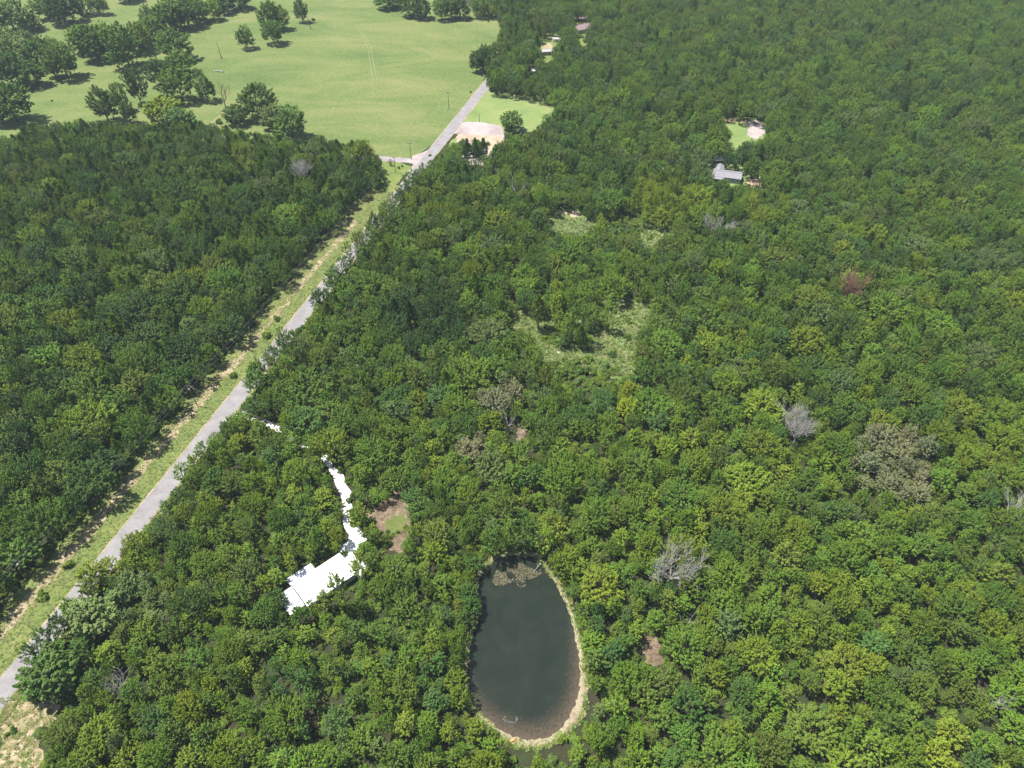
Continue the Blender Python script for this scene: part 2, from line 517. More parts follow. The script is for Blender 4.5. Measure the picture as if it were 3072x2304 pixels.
sheet('farm_drive', [(1617, 137), (1650, 128), (1660, 140), (1650, 150), (1632, 150)], .05, MAT['dry'], .5, 2.0, 31, 'pale drive at the small far shed')
sheet('dirt_yard', [(1105, 1455), (1215, 1465), (1240, 1530), (1235, 1590), (1230, 1650), (1160, 1660), (1120, 1610), (1095, 1570)], .03, MAT['dim_dirt'], .8, 1.2, 32, 'bare reddish dirt yard between the white driveway and the trees')
sheet('grass_patch', [(1158, 1560), (1200, 1540), (1222, 1558), (1212, 1590), (1190, 1608), (1160, 1602)], .05, MAT['dull_lawn'], .5, 1.0, 33, 'mown grass patch in the reddish dirt yard')
sheet('sand_strip', [(1926, 1890), (1975, 1905), (1985, 1990), (1935, 2000)], .03, MAT['dim_dirt'], .7, 1.0, 34, 'sandy strip between the trees right of the pond')
sheet('bare_strip', [(1548, 1272), (1582, 1275), (1584, 1318), (1552, 1322)], .03, MAT['dim_dirt'], .5, 1.0, 35, 'bare brushy gap beside the white snag')
drv = strip('driveway', [G(672, 1236), G(720, 1240), G(804, 1272), G(900, 1325), G(975, 1375), G(1010, 1425), G(1036, 1480), G(1042, 1545), G(1066, 1600), G(1058, 1660)], [2.2, 2.0, 2.4, 3.2, 4.0], .06, MAT['white_gravel'], .45, 36)
tag(drv, 'white gravel driveway winding through the trees to the white roofed house', kind='structure')
sheet('house_apron', [(1018, 1640), (1060, 1612), (1096, 1612), (1110, 1680), (1075, 1740), (1040, 1700)], .052, MAT['white_gravel'], .6, 1.0, 37, 'white gravel apron at the end of the white roofed house')

# ------------------------------------------------------------------ pond
POND_PX = [(1440, 1722), (1480, 1680), (1550, 1662), (1615, 1680), (1660, 1735), (1694, 1800), (1718, 1868), (1734, 1940), (1742, 2010), (1738, 2070),
           (1722, 2125), (1690, 2180), (1650, 2212), (1600, 2222), (1545, 2212), (1490, 2182), (1440, 2142), (1408, 2100), (1396, 2040), (1402, 1970), (1420, 1890), (1440, 1830), (1432, 1780)]
def smooth_loop(pts, n=160, amp=.25, seed=5):
    pts = [np.array(p[:2]) for p in pts]
    m = len(pts)
    r = random.Random(seed)
    out = []
    for i in range(n):
        t = i / n * m
        k = int(t); f = t - k
        p0, p1, p2, p3 = (pts[(k + d) % m] for d in (-1, 0, 1, 2))
        q = .5 * ((2 * p1) + (-p0 + p2) * f + (2 * p0 - 5 * p1 + 4 * p2 - p3) * f ** 2 + (-p0 + 3 * p1 - 3 * p2 + p3) * f ** 3)
        out.append(q + np.array([r.uniform(-amp, amp), r.uniform(-amp, amp)]))
    return np.array(out)
POND = smooth_loop([G(*p) for p in POND_PX])
POND_C = POND.mean(0)

def loop_offset(loop, d):
    nx = np.roll(loop, -1, 0) - np.roll(loop, 1, 0)
    nx /= np.linalg.norm(nx, axis=1)[:, None]
    nrm = np.stack([nx[:, 1], -nx[:, 0]], 1)
    if np.mean(np.sum(nrm * (loop - POND_C), 1)) < 0: nrm = -nrm
    if not hasattr(d, '__len__'): d = np.full(len(loop), d)
    return loop + nrm * np.asarray(d)[:, None]

def water_mat():
    m, nt, bs = new_mat('pond_water')
    at = N(nt, 'ShaderNodeAttribute', attribute_type='GEOMETRY', attribute_name='shallow')
    p = geo_pos(nt)
    n1 = noise(nt, p, .18, 5, .6, .5)
    n2 = noise(nt, p, 1.6, 5, .7)
    deep = ramp(nt, n1, [(.3, (.013, .020, .014)), (.7, (.022, .029, .020))])
    f = math_n(nt, 'ADD', at.outputs['Fac'], math_n(nt, 'MULTIPLY', math_n(nt, 'SUBTRACT', n2, .5), .7))
    mud = ramp(nt, n2, [(.3, (.06, .045, .03)), (.7, (.12, .092, .065))])
    f2 = N(nt, 'ShaderNodeMapRange')
    f2.inputs[1].default_value = .25; f2.inputs[2].default_value = 1.1
    nt.links.new(f, f2.inputs[0])
    c = mixc(nt, f2.outputs[0], deep, mud)
    nt.links.new(c, bs.inputs['Base Color'])
    bs.inputs['Roughness'].default_value = .06
    bs.inputs['IOR'].default_value = 1.33
    bump(nt, bs, noise(nt, p, 1.2, 3, .5), .05, .04)
    return m
MAT['water'] = water_mat()
MAT['mud'] = soil_mat('muddy_bank', [(.34, (.12, .10, .06)), (.44, (.24, .20, .13)), (.52, (.34, .29, .20)), (.57, (.17, .19, .07)), (.68, (.12, .17, .045))], .22, 1.2, fine=.7, bumpd=.15)

# water: rings from the rim to the middle carry how shallow the mud is
rings = [0, .9, 2.2, 4.5, 8.0]
vsw, shallow = [], []
nP = len(POND)
for k, d in enumerate(rings):
    lp = POND_C + (POND - POND_C) * (1 - d / 13.0)
    ang = np.arctan2(lp[:, 1] - POND_C[1], lp[:, 0] - POND_C[0])
    # the near and right rims shelve gently, the others drop off
    soft = np.clip(.35 + .75 * np.cos(ang + math.pi * .38), 0.05, 1.0)
    for i, q in enumerate(lp):
        vsw.append((q[0], q[1], .08))
        shallow.append(max(0.0, (1.0 - d / 4.0)) * (0.2 + .9 * soft[i]) if k < 4 else 0.0)
vsw.append((POND_C[0], POND_C[1], .08)); shallow.append(0)
fsw = []
for k in range(len(rings) - 1):
    for i in range(nP):
        j = (i + 1) % nP
        fsw.append((k * nP + i, k * nP + j, (k + 1) * nP + j, (k + 1) * nP + i))
kb = (len(rings) - 1) * nP
for i in range(nP):
    fsw.append((kb + i, kb + (i + 1) % nP, len(vsw) - 1))
wme = mesh_of('pond_water', vsw, fsw, MAT['water'])
wa = wme.attributes.new('shallow', 'FLOAT', 'POINT')
wa.data.foreach_set('value', shallow)
pond = link('pond_water', wme)
if wme.polygons[0].normal.z < 0: wme.flip_normals()
tag(pond, 'dark egg shaped pond among the trees', kind='structure')

_r = random.Random(3)
bank_w = np.array([.42 + .25 * math.sin(i * .21) + _r.uniform(-.25, .25) for i in range(nP)])
angb = np.arctan2(POND[:, 1] - POND_C[1], POND[:, 0] - POND_C[0])
bank_w += 1.3 * np.clip(np.cos(angb - R(-72)), 0, 1) ** 4 + .8 * np.clip(np.cos(angb - R(-20)), 0, 1) ** 2
prof = [(-.5, .02), (.25, .16), (.55, .34), (1.0, .04)]
vsb, fsb = [], []
for f_, z_ in prof:
    lp = loop_offset(POND, f_ if f_ < 0 else bank_w * f_ + .0)
    vsb += [(q[0], q[1], z_ + _r.uniform(-.03, .03)) for q in lp]
for k in range(len(prof) - 1):
    for i in range(nP):
        j = (i + 1) % nP
        fsb.append((k * nP + i, k * nP + j, (k + 1) * nP + j, (k + 1) * nP + i))
bank = link('pond_bank', mesh_of('pond_bank', vsb, fsb, MAT['mud'], True))
tag(bank, 'pale muddy bank round the pond', kind='structure')

# ------------------------------------------------------------------ buildings
def roof_panel(b, length, run, x0, z_eave, z_ridge, sgn, y0=0.0, rib=1.0, t=.08, over=.35):
    """slope of a gable roof with raised ribs; ridge along x at y0"""
    ze = z_eave
    sl = (z_ridge - z_eave) / run
    ye = y0 + sgn * (run + over)
    q = [(x0 - length / 2 - over, y0, z_ridge), (x0 + length / 2 + over, y0, z_ridge),
         (x0 + length / 2 + over, ye, ze - sl * over), (x0 - length / 2 - over, ye, ze - sl * over)]
    b.slab(q, t)

def window(parent, c, w, h, axis, frame='trim'):
    """window on a wall: axis 'x' looks along y, 'y' looks along x"""
    b = MB()
    if axis == 'x':
        b.box((0, 0, 0), (w + .2, .10, h + .2))
        f = b.build('window', MAT[frame], parent); f.location = c
        MB().box((0, math.copysign(.06, c[1]), 0), (w, .04, h)).build('pane', MAT['glass'], f)
    else:
        b.box((0, 0, 0), (.10, w + .2, h + .2))
        f = b.build('window', MAT[frame], parent); f.location = c
        MB().box((math.copysign(.06, c[0]), 0, 0), (.04, w, h)).build('pane', MAT['glass'], f)
    return f

def gable_house(name, loc, rz, L, Wd, wall_h, rise, wall_m, roof_m, label, cat='house', wins=(), doors=(), ribs=0, group=None):
    root = empty(name, loc, rz)
    tag(root, label, cat, group)
    b = MB()
    hw, hl = Wd / 2, L / 2
    vs_ = [(-hl, -hw, 0), (hl, -hw, 0), (hl, hw, 0), (-hl, hw, 0), (-hl, -hw, wall_h), (hl, -hw, wall_h), (hl, hw, wall_h), (-hl, hw, wall_h),
           (-hl, 0, wall_h + rise), (hl, 0, wall_h + rise)]
    b.add(vs_, [(0, 1, 5, 4), (2, 3, 7, 6), (1, 2, 6, 9, 5), (3, 0, 4, 8, 7), (4, 5, 9, 8), (6, 7, 8, 9)])
    b.build('wall', MAT[wall_m], root)
    rf = MB()
    roof_panel(rf, L, hw, 0, wall_h + .1, wall_h + rise + .1, -1)
    roof_panel(rf, L, hw, 0, wall_h + .1, wall_h + rise + .1, 1)
    ro = rf.build('roof', MAT[roof_m], root)
    cap = MB().box((0, 0, wall_h + rise + .13), (L + .8, .35, .07)).build('ridge_cap', MAT[roof_m], ro)
    if ribs:
        n = int(L / ribs)
        sl = rise / hw
        for sgn in (-1, 1):
            rb = MB()
            for k in range(n + 1):
                x = -hl - .2 + k * (L + .4) / n
                rb.add([(x - .05, 0, wall_h + rise + .105), (x + .05, 0, wall_h + rise + .105), (x + .05, sgn * (hw + .33), wall_h + .105 - sl * .33), (x - .05, sgn * (hw + .33), wall_h + .105 - sl * .33),
                        (x - .02, 0, wall_h + rise + .16), (x + .02, 0, wall_h + rise + .16), (x + .02, sgn * (hw + .33), wall_h + .16 - sl * .33), (x - .02, sgn * (hw + .33), wall_h + .16 - sl * .33)],
                       [(0, 3, 7, 4), (1, 5, 6, 2), (4, 7, 6, 5), (3, 2, 6, 7)])
            rb.build('roof_ribs', MAT[roof_m], ro)
    for (c, w, h, ax) in wins:
        window(root, c, w, h, ax)
    for (c, w, h, ax) in doors:
        d = MB().box((0, 0, 0), (w, .12, h) if ax == 'x' else (.12, w, h)).build('door', MAT['door'], root)
        d.location = c
        hd = MB().box((.35, .09 if c[1] > 0 else -.09, 0), (.08, .08, .08)).build('handle', MAT['trim'], d)
    return root

def lean_to(parent, name, corners, posts, mat, t=.07):
    b = MB(); b.slab(corners, t)
    o = b.build(name, MAT[mat], parent)
    for p in posts:
        MB().box((p[0], p[1], p[2] / 2), (.12, .12, p[2])).build('post', MAT['trim'], parent)
    # sheet seams
    q = [Vector(c) for c in corners]
    sb = MB()
    n = max(2, int((q[1] - q[0]).length / .95))
    for k in range(n + 1):
        a = q[0].lerp(q[1], k / n); c = q[3].lerp(q[2], k / n)
        sb.tube([a + Vector((0, 0, .02)), c + Vector((0, 0, .02))], .035, 4)
    sb.build('roof_seams', MAT[mat], o)
    return o

# white roofed house by the pond
HA, HB, HC = G(1017, 1661, 3.0), G(878, 1752, 3.0), G(1058, 1722, 3.0)
hx = (HA - HB); hL = hx.length; hx.normalize()
hrz = math.atan2(hx.y, hx.x)
hW = 8.2
hc = (HA + HB) / 2 + Vector((hx.y, -hx.x, 0)) * (hW / 2)
wh = gable_house('white_house', (hc.x, hc.y, 0), hrz, hL, hW, 2.7, .75, 'white_wall', 'white_roof',
                 'white metal roofed house with lean-to roofs, half hidden by trees beside the pond', 'house',
                 wins=[((-5, 4.1, 1.5), 1.2, 1.0, 'x'), ((2, 4.1, 1.5), 1.2, 1.0, 'x'), ((-4, -4.1, 1.5), 1.4, 1.0, 'x'), ((4, -4.1, 1.5), 1.4, 1.0, 'x'), ((hL / 2, 1, 1.5), 1.2, 1.0, 'y')],
                 doors=[((5.5, 4.1, 1.05), .95, 2.1, 'x'), ((0, -4.1, 1.05), .95, 2.1, 'x')], ribs=.9)
lean_to(wh, 'porch_roof', [(-hL / 2 - .6, 4.3, 2.62), (-hL / 2 + 7.2, 4.3, 2.62), (-hL / 2 + 7.2, 7.2, 2.25), (-hL / 2 - .6, 7.2, 2.25)],
        [(-hL / 2 - .4, 7.0, 2.15), (-hL / 2 + 3.2, 7.0, 2.15), (-hL / 2 + 7.0, 7.0, 2.15)], 'thin_roof')
lean_to(wh, 'carport_roof', [(-hL / 2 - 5.0, 4.0, 2.35), (-hL / 2 - .55, 4.0, 2.5), (-hL / 2 - .55, -3.4, 2.5), (-hL / 2 - 5.0, -3.4, 2.35)],
        [(-hL / 2 - 4.8, 3.8, 2.25), (-hL / 2 - 4.8, -3.2, 2.25), (-hL / 2 - .9, 3.8, 2.35), (-hL / 2 - .9, -3.2, 2.35)], 'white_roof')

# grey roofed house in the far wood on the right
ga, gb = G(2141, 514, 3.2), G(2224, 525, 3.2)
gx = (gb - ga); gL = gx.length; gx.normalize(); grz = math.atan2(gx.y, gx.x)
gc = (ga + gb) / 2
gh = gable_house('grey_house', (gc.x, gc.y, 0), grz, gL, 7.6, 2.8, 1.2, 'blue_wall', 'grey_roof',
                 'blue-grey house with a long grey roof in the far wood on the right', 'house',
                 wins=[((3.2, -3.8, 1.6), 1.0, 1.1, 'x'), ((5.6, -3.8, 1.6), 1.0, 1.1, 'x'), ((-5, -3.8, 1.6), 1.2, 1.1, 'x'), ((-1, -3.8, 1.6), 1.2, 1.1, 'x'), ((gL / 2, 0, 1.6), 1.0, 1.1, 'y'), ((4.4, 3.8, 1.6), 1.2, 1.1, 'x')],
                 doors=[((1.2, -3.8, 1.05), .95, 2.1, 'x')])
# the rear wing
wb = MB()
wb.add([(-6.0, 3.7, 0), (-2.4, 3.7, 0), (-2.4, 8.8, 0), (-6.0, 8.8, 0), (-6.0, 3.7, 2.7), (-2.4, 3.7, 2.7), (-2.4, 8.8, 2.7), (-6.0, 8.8, 2.7), (-4.2, 8.8, 3.6), (-4.2, 3.7, 3.6)],
       [(1, 2, 6, 5), (2, 3, 7, 8, 6), (3, 0, 4, 7), (0, 1, 5, 9, 4)])
wb.build('rear_wing', MAT['blue_wall'], gh)
wr = MB()
wr.slab([(-4.2, 1.6, 3.72), (-4.2, 9.2, 3.72), (-2.0, 9.2, 2.6), (-2.0, 1.6, 2.6)], .08)
wr.slab([(-4.2, 9.2, 3.725), (-4.2, 1.6, 3.725), (-6.4, 1.6, 2.6), (-6.4, 9.2, 2.6)], .08)
wr.build('rear_wing_roof', MAT['grey_roof'], gh)
wf = MB()
wf.slab([(-6.9, -6.2, 2.35), (-1.2, -6.2, 2.35), (-1.2, -3.9, 2.75), (-6.9, -3.9, 2.75)], .08)
wf.build('front_porch_roof', MAT['grey_roof'], gh)
for x in (-6.6, -4.0, -1.5):
    MB().box((x, -6.0, 1.14), (.12, .12, 2.28)).build('post', MAT['trim'], gh)

def small_building(name, px, py, L, Wd, wh_, rise, rz, wm, rm, label, cat='shed', wins=(), doors=()):
    p = G(px, py)
    return gable_house(name, (p.x, p.y, 0), rz, L, Wd, wh_, rise, wm, rm, label, cat, wins, doors)
small_building('shed', 1990, 512, 4.0, 3.2, 2.1, .6, R(35), 'white_wall', 'white_roof', 'white roofed shed in the wood well left of the grey roofed house', doors=[((0, -1.6, .95), .9, 1.9, 'x')])
small_building('shed', 2020, 518, 2.2, 1.8, 1.8, .4, R(10), 'white_wall', 'white_roof', 'tiny white shed between the white roofed shed and the grey roofed house', doors=[((0, -.9, .85), .8, 1.7, 'x')])
small_building('shed', 2152, 489, 4.2, 3.4, 2.3, .5, R(-5), 'door', 'white_roof', 'white roofed dark shed close behind the grey roofed house', doors=[((0, -1.7, 1.0), 1.2, 2.0, 'x')])
fh = small_building('farmhouse', 1750, 92, 17.0, 10.0, 2.8, 2.0, R(28), 'tan_wall', 'brown_roof', 'brown roofed farmhouse far off among the trees', 'house',
                    wins=[((-5, -5, 1.6), 1.2, 1.1, 'x'), ((-1, -5, 1.6), 1.2, 1.1, 'x'), ((4, -5, 1.6), 1.2, 1.1, 'x'), ((8.5, 1, 1.6), 1.2, 1.1, 'y')], doors=[((1.6, -5, 1.05), .95, 2.1, 'x')])
small_building('barn', 1738, 62, 14.0, 7.0, 2.6, 1.4, R(2), 'brown_roof', 'pink_roof', 'pinkish roofed barn just behind the far farmhouse', 'barn', doors=[((0, -3.5, 1.2), 2.6, 2.4, 'x')])
small_building('shed', 1641, 162, 7.5, 5.0, 2.5, .8, R(8), 'tan_wall', 'pale_roof', 'pale roofed wooden shed below the far farmhouse', doors=[((1.6, -2.5, 1.0), 1.2, 2.0, 'x')], wins=[((-2, -2.5, 1.4), 1.0, .9, 'x')])
small_building('shed', 1670, 124, 5.5, 4.0, 2.2, .5, R(0), 'white_wall', 'pale_roof', 'low white walled shed between the wooden shed and the far farmhouse', wins=[((0, -2.0, 1.2), 1.2, .9, 'x')])
small_building('shed', 1597, 220, 5.0, 4.0, 2.3, .7, R(20), 'white_wall', 'white_roof', 'white roofed shed half hidden by the roadside trees beyond the lawn', doors=[((0, -2.0, 1.0), 1.2, 2.0, 'x')])
# red car beside that shed
def car(px, py, rz, label):
    p = G(px, py)
    t = empty('parked_car', (p.x, p.y, 0), rz)
    tag(t, label, 'car')
    b = MB()
    prof_ = [(-2.2, .35), (-2.2, .85), (-1.9, .95), (-1.2, 1.0), (-.75, 1.45), (.75, 1.48), (1.35, 1.0), (2.05, .9), (2.2, .7), (2.2, .35)]
    n = len(prof_)
    vs_ = [(x, -.85 + (.14 if z > 1.2 else 0), z) for x, z in prof_] + [(x, .85 - (.14 if z > 1.2 else 0), z) for x, z in prof_]
    b.add(vs_, [tuple(range(n)), tuple(range(n, 2 * n))[::-1]] + [(i, i + n, (i + 1) % n + n, (i + 1) % n) for i in range(n)])
    b.build('body', MAT['red_paint'], t)
    MB().slab([(-1.16, -.66, 1.07), (-.80, -.62, 1.42), (-.80, .62, 1.42), (-1.16, .66, 1.07)], .02).build('windscreen', MAT['glass'], t)
    MB().slab([(.82, -.62, 1.46), (1.3, -.66, 1.06), (1.3, .66, 1.06), (.82, .62, 1.46)], .02).build('rear_window', MAT['glass'], t)
    for x in (-1.35, 1.35):
        for y in (-.8, .8):
            w = MB().tube([(x, y - .1, .32), (x, y + .1, .32)], .32, 12).build('wheel', MAT['dark_rubber'], t)
            MB().tube([(x, y - .115, .32), (x, y + .115, .32)], .17, 10).build('rim', MAT['trim'], w)
    return t
car(1590, 206, R(10), 'dark red car parked behind the white roofed roadside shed')

# ------------------------------------------------------------------ utility poles and wires
POLES = []
def pole(px, py, h, label, arm=True, lean=0.0):
    p = G(px, py)
    t = empty('utility_pole', (p.x, p.y, 0), math.atan2(ROAD_DIR.y, ROAD_DIR.x))
    tag(t, label, 'pole', 'utility poles along the road')
    MB().tube([(0, 0, -.3), (0, lean * .5, h * .5), (0, lean, h)], [.17, .145, .12], 8).build('pole', MAT['pole'], t)
    tops = []
    if arm:
        MB().box((.14, lean, h - .5), (.12, 2.4, .14)).build('crossarm', MAT['pole'], t)
        for y in (-1.1, 0, 1.1):
            z0 = h - .43 if y else h
            MB().tube([(.14 if y else 0, lean + y, z0), (.14 if y else 0, lean + y, z0 + .12), (.14 if y else 0, lean + y, z0 + .3)], [.05, .09, .05], 8).build('insulator', MAT['insulator'], t)
            tops.append((y, z0 + .28))
        MB().tube([(-.3, lean, h - 1.9), (-.3, lean, h - 1.1)], .2, 10).build('transformer', MAT['insulator'], t)
    POLES.append((t, p, h, tops))
    return t
pole(592, 1218, 10.0, 'utility pole with crossarm and transformer at the edge of the dark wood')
pole(1234, 478, 9.4, 'tall utility pole at the junction of the side road')
pole(1347, 328, 10.5, 'utility pole in the pasture beside the road')
pole(1187, 518, 8.8, 'utility pole on the grassy corner before the junction')
pole(1438, 367, 5.2, 'short pole on the lawn behind the gravel yard', arm=False)
pole(100, 1740, 10.0, 'nearest utility pole, deep in the shade beside the road')
sg = G(1446, 66)
def wire(a, b, sag, label):
    a, b = Vector(a), Vector(b)
    pts = []
    for k in range(25):
        t = k / 24
        p = a.lerp(b, t); p.z -= sag * 4 * t * (1 - t)
        pts.append(p)
    o = MB().tube(pts, .014, 4, False).build('power_line', MAT['wire'])
    tag(o, label, 'power line', 'power lines along the road')
    return o
def tip(i, y):
    t, p, h, tops = POLES[i]
    lat = Vector((-ROAD_DIR.y, ROAD_DIR.x, 0))
    z = h + .25 if y == 0 else h - .15
    return Vector((p.x, p.y, 0)) + lat * y + Vector((0, 0, z)) + ROAD_DIR * (.14 if y else 0)
for y, nm in ((-1.1, 'road side'), (0, 'middle'), (1.1, 'wood side')):
    wire(tip(0, y), tip(5, y), 1.6, '%s power line hanging between the shaded pole and the transformer pole' % nm)
    q = tip(5, y) - ROAD_DIR * 70
    wire(tip(5, y), q, 1.4, '%s power line running out of the picture from the shaded pole' % nm)
    wire(tip(0, y), tip(3, y), 2.4, '%s power line from the transformer pole towards the junction' % nm)
    wire(tip(3, y), tip(1, y), .5, '%s power line across the junction' % nm)
    wire(tip(1, y), tip(2, y), 1.0, '%s power line over the pasture edge' % nm)
for k, dy in ((0, -.5), (1, .5)):
    a = tip(0, dy)
    b = G(860, 1285, 6.5) + Vector((dy, 0, 0))
    wire(a, b, .9, 'service line crossing the road from the transformer pole, %s of two' % ('nearer' if k == 0 else 'farther'))

# lone bare pole-like snag in the pasture
p = G(665, 176)
t = empty('snag', (p.x, p.y, 0)); tag(t, 'tall bare trunk standing alone in the pasture', 'dead tree')
MB().tube([(0, 0, -.2), (-.1, 0, 3), (-.2, .1, 7), (-.5, .2, 11.2)], [.42, .24, .18, .07], 7).build('trunk', MAT['brown_wood'], t)
MB().tube([(-.2, .1, 7), (.35, .1, 8.2)], [.06, .03], 5).build('branch', MAT['brown_wood'], t)
MB().tube([(-.35, .1, 9), (-.9, .1, 9.7)], [.05, .02], 5).build('branch', MAT['brown_wood'], t)
# fallen log
p = G(655, 216)
t = empty('fallen_log', (p.x, p.y, 0), R(-8)); tag(t, 'bleached fallen log lying in the pasture', 'log')
MB().tube([(-3.4, 0, .5), (-1, .15, .55), (1.6, 0, .5), (3.6, -.1, .42)], [.2, .34, .42, .5], 8).build('trunk', MAT['dead_wood'], t)
MB().tube([(-2.2, 0, .5), (-3.6, .9, 1.3)], [.14, .05], 6).build('branch', MAT['dead_wood'], t)
MB().tube([(-1.2, 0, .6), (-2.6, -.8, .25)], [.13, .05], 6).build('branch', MAT['dead_wood'], t)
# small sign by the corner
p = G(1176, 529)
t = empty('road_sign', (p.x, p.y, 0), R(-20)); tag(t, 'small white sign on a post at the grassy corner', 'sign')
MB().box((0, 0, 1.1), (.09, .09, 2.2)).build('post', MAT['pole'], t)
MB().box((0, -.07, 2.1), (.9, .04, .7)).build('panel', MAT['sign_white'], t)
# lamp post like pole right of grey house
p = G(2273, 556)
t = empty('yard_pole', (p.x, p.y, 0)); tag(t, 'thin pole with a white head right of the grey roofed house', 'pole')
MB().tube([(0, 0, 0), (0, 0, 3.9)], .07, 6).build('pole', MAT['trim'], t)
MB().tube([(0, 0, 3.8), (0, 0, 4.0), (0, 0, 4.3), (0, 0, 4.42)], [.1, .3, .3, .1], 8).build('head', MAT['sign_white'], t)
# orange float at the pond
p = G(1540, 2222)
t = empty('orange_float', (p.x, p.y, .15), R(25)); tag(t, 'small bright orange float lying at the near end of the pond', 'float')
MB().tube([(-.75, 0, .25), (-.6, 0, .3), (0, 0, .28), (.6, 0, .3), (.75, 0, .25)], [.1, .28, .32, .28, .1], 10).build('hull', MAT['orange'], t, True)
MB().tube([(-.2, 0, .56), (0, 0, .66), (.2, 0, .56)], .03, 6).build('handle', MAT['trim'], t)
# white mailbox near the drive
p = G(789, 1203)
t = empty('mailbox', (p.x, p.y, 0)); tag(t, 'white barrel seen through the trees left of the driveway', 'barrel')
MB().tube([(0, 0, 0), (0, 0, .1), (0, 0, 1.1), (0, 0, 1.2)], [.36, .4, .4, .36], 12).build('body', MAT['sign_white'], t)
MB().tube([(0, 0, 1.2), (0, 0, 1.26)], [.42, .4], 12).build('lid', MAT['trim'], t)
t.name = 'barrel'
# log at the far pond bank
p = G(1612, 1706)
t = empty('driftwood_log', (p.x, p.y, .2), R(50)); tag(t, 'pale log leaning into the far end of the pond', 'log')
MB().tube([(-2, 0, 0), (0, .1, .25), (1.8, 0, .5)], [.05, .08, .1], 7).build('trunk', MAT['dead_wood'], t)
MB().tube([(.4, .1, .3), (1.0, .9, .6)], [.08, .03], 6).build('branch', MAT['dead_wood'], t)

# ------------------------------------------------------------------ tree prototypes (meshes shared by all trees of a kind)
def unit(v):
    return v / np.maximum(np.linalg.norm(v, axis=-1, keepdims=True), 1e-6)

def leaf_quads(c, nrm, size, g, asp=.62, fold=.22):
    """rhombic folded leaf sprays at c facing nrm"""
    n = len(c)
    nrm = unit(nrm)
    t = unit(np.cross(nrm, unit(g.normal(size=(n, 3)))))
    b = np.cross(nrm, t)
    s = size[:, None]
    P = np.stack([c - t * s * .6, c + b * s * asp * .6 + nrm * s * fold, c + t * s * .6, c - b * s * asp * .6 + nrm * s * fold * .5], 1)
    return P.reshape(-1, 3)

def cloud_mesh(name, P, shade, mat, extra=None, extra_mat=None):
    nq = len(P) // 4
    verts = P
    faces = np.arange(nq * 4, dtype=np.int32)
    me = bpy.data.meshes.new(name)
    ev = np.array(extra.v, float).reshape(-1, 3) if extra else np.zeros((0, 3))
    me.vertices.add(len(verts) + len(ev))
    me.vertices.foreach_set('co', np.concatenate([verts, ev]).ravel().astype(np.float32))
    ef = extra.f if extra else []
    loops = np.concatenate([faces, np.array([i + len(verts) for f in ef for i in f], np.int32)]) if ef else faces
    me.loops.add(len(loops))
    me.loops.foreach_set('vertex_index', loops.astype(np.int32))
    starts = [i * 4 for i in range(nq)]
    k = nq * 4
    for f in ef:
        starts.append(k); k += len(f)
    me.polygons.add(len(starts))
    me.polygons.foreach_set('loop_start', starts)
    me.materials.append(mat)
    if extra_mat:
        me.materials.append(extra_mat)
        me.polygons.foreach_set('material_index', [0] * nq + [1] * len(ef))
    a = me.attributes.new('leaf_shade', 'FLOAT', 'FACE')
    a.data.foreach_set('value', np.concatenate([shade, np.zeros(len(ef))]).astype(np.float32))
    me.update(calc_edges=True)
    me.validate()
    return me

def tufts_to_leaves(tc, tdir, tr, per, lsize, g, up=.55, rnd=.75):
    n = len(tc)
    c = np.repeat(tc, per, 0)
    d = np.repeat(tdir, per, 0)
    r = np.repeat(tr, per)
    off = unit(g.normal(size=(n * per, 3)) + d * .9) * (r * g.uniform(.45, 1.05, n * per))[:, None]
    p = c + off
    nrm = unit(off) * .6 + d * .35 + np.array([0, 0, up]) + g.normal(size=p.shape) * rnd * .55
    sz = g.uniform(.7, 1.3, n * per) * lsize
    tsh = np.repeat(g.uniform(0, 1, n), per)
    sh = np.clip(.55 * tsh + .45 * g.uniform(0, 1, n * per), 0, 1)
    return leaf_quads(p, nrm, sz, g), sh

def branch_frame(g, H, Rc, base, n, r0=.2, spread=.55):
    b = MB()
    b.tube([(0, 0, -.3), (g.normal() * .08, g.normal() * .08, H * base), (g.normal() * .2, g.normal() * .2, H * .62), (g.normal() * .3, g.normal() * .3, H * .9)],
           [r0 * 1.25, r0, r0 * .6, r0 * .15], 7)
    for k in range(n):
        a = 2 * math.pi * (k + g.uniform(-.3, .3)) / n
        z0 = H * (base + g.uniform(0, .3))
        e = Vector((math.cos(a) * Rc * spread, math.sin(a) * Rc * spread, z0 + H * g.uniform(.15, .3)))
        s = Vector((0, 0, z0))
        m_ = s.lerp(e, .5) + Vector((0, 0, -.03 * H))
        b.tube([s, m_, e], [r0 * .5, r0 * .32, r0 * .1], 5)
    return b

def sprays(tips, dirs, length, width, per, lsize, g, shade_mix=.5):
    """leafy branch ends: leaves strung along a spray that narrows to its tip"""
    n = len(tips)
    t = g.uniform(0, 1, (n, per)) ** .8
    d = dirs[:, None, :]
    off = g.normal(size=(n, per, 3))
    off -= (off * d).sum(-1, keepdims=True) * d * .6
    w = width[:, None] * (1.05 - .75 * t) * g.uniform(.35, 1.0, (n, per))
    p = tips[:, None, :] - d * (length[:, None] * (1 - t))[..., None] + unit(off) * w[..., None]
    nrm = unit(off) * .55 + d * .35 + np.array([0, 0, .7]) + g.normal(size=off.shape) * .38
    sz = lsize * g.uniform(.65, 1.35, (n, per))
    sh = np.clip((shade_mix * g.uniform(0, 1, n))[:, None] + (1 - shade_mix) * g.uniform(0, 1, (n, per)), 0, 1)
    return leaf_quads(p.reshape(-1, 3), nrm.reshape(-1, 3), sz.reshape(-1), g), sh.reshape(-1)

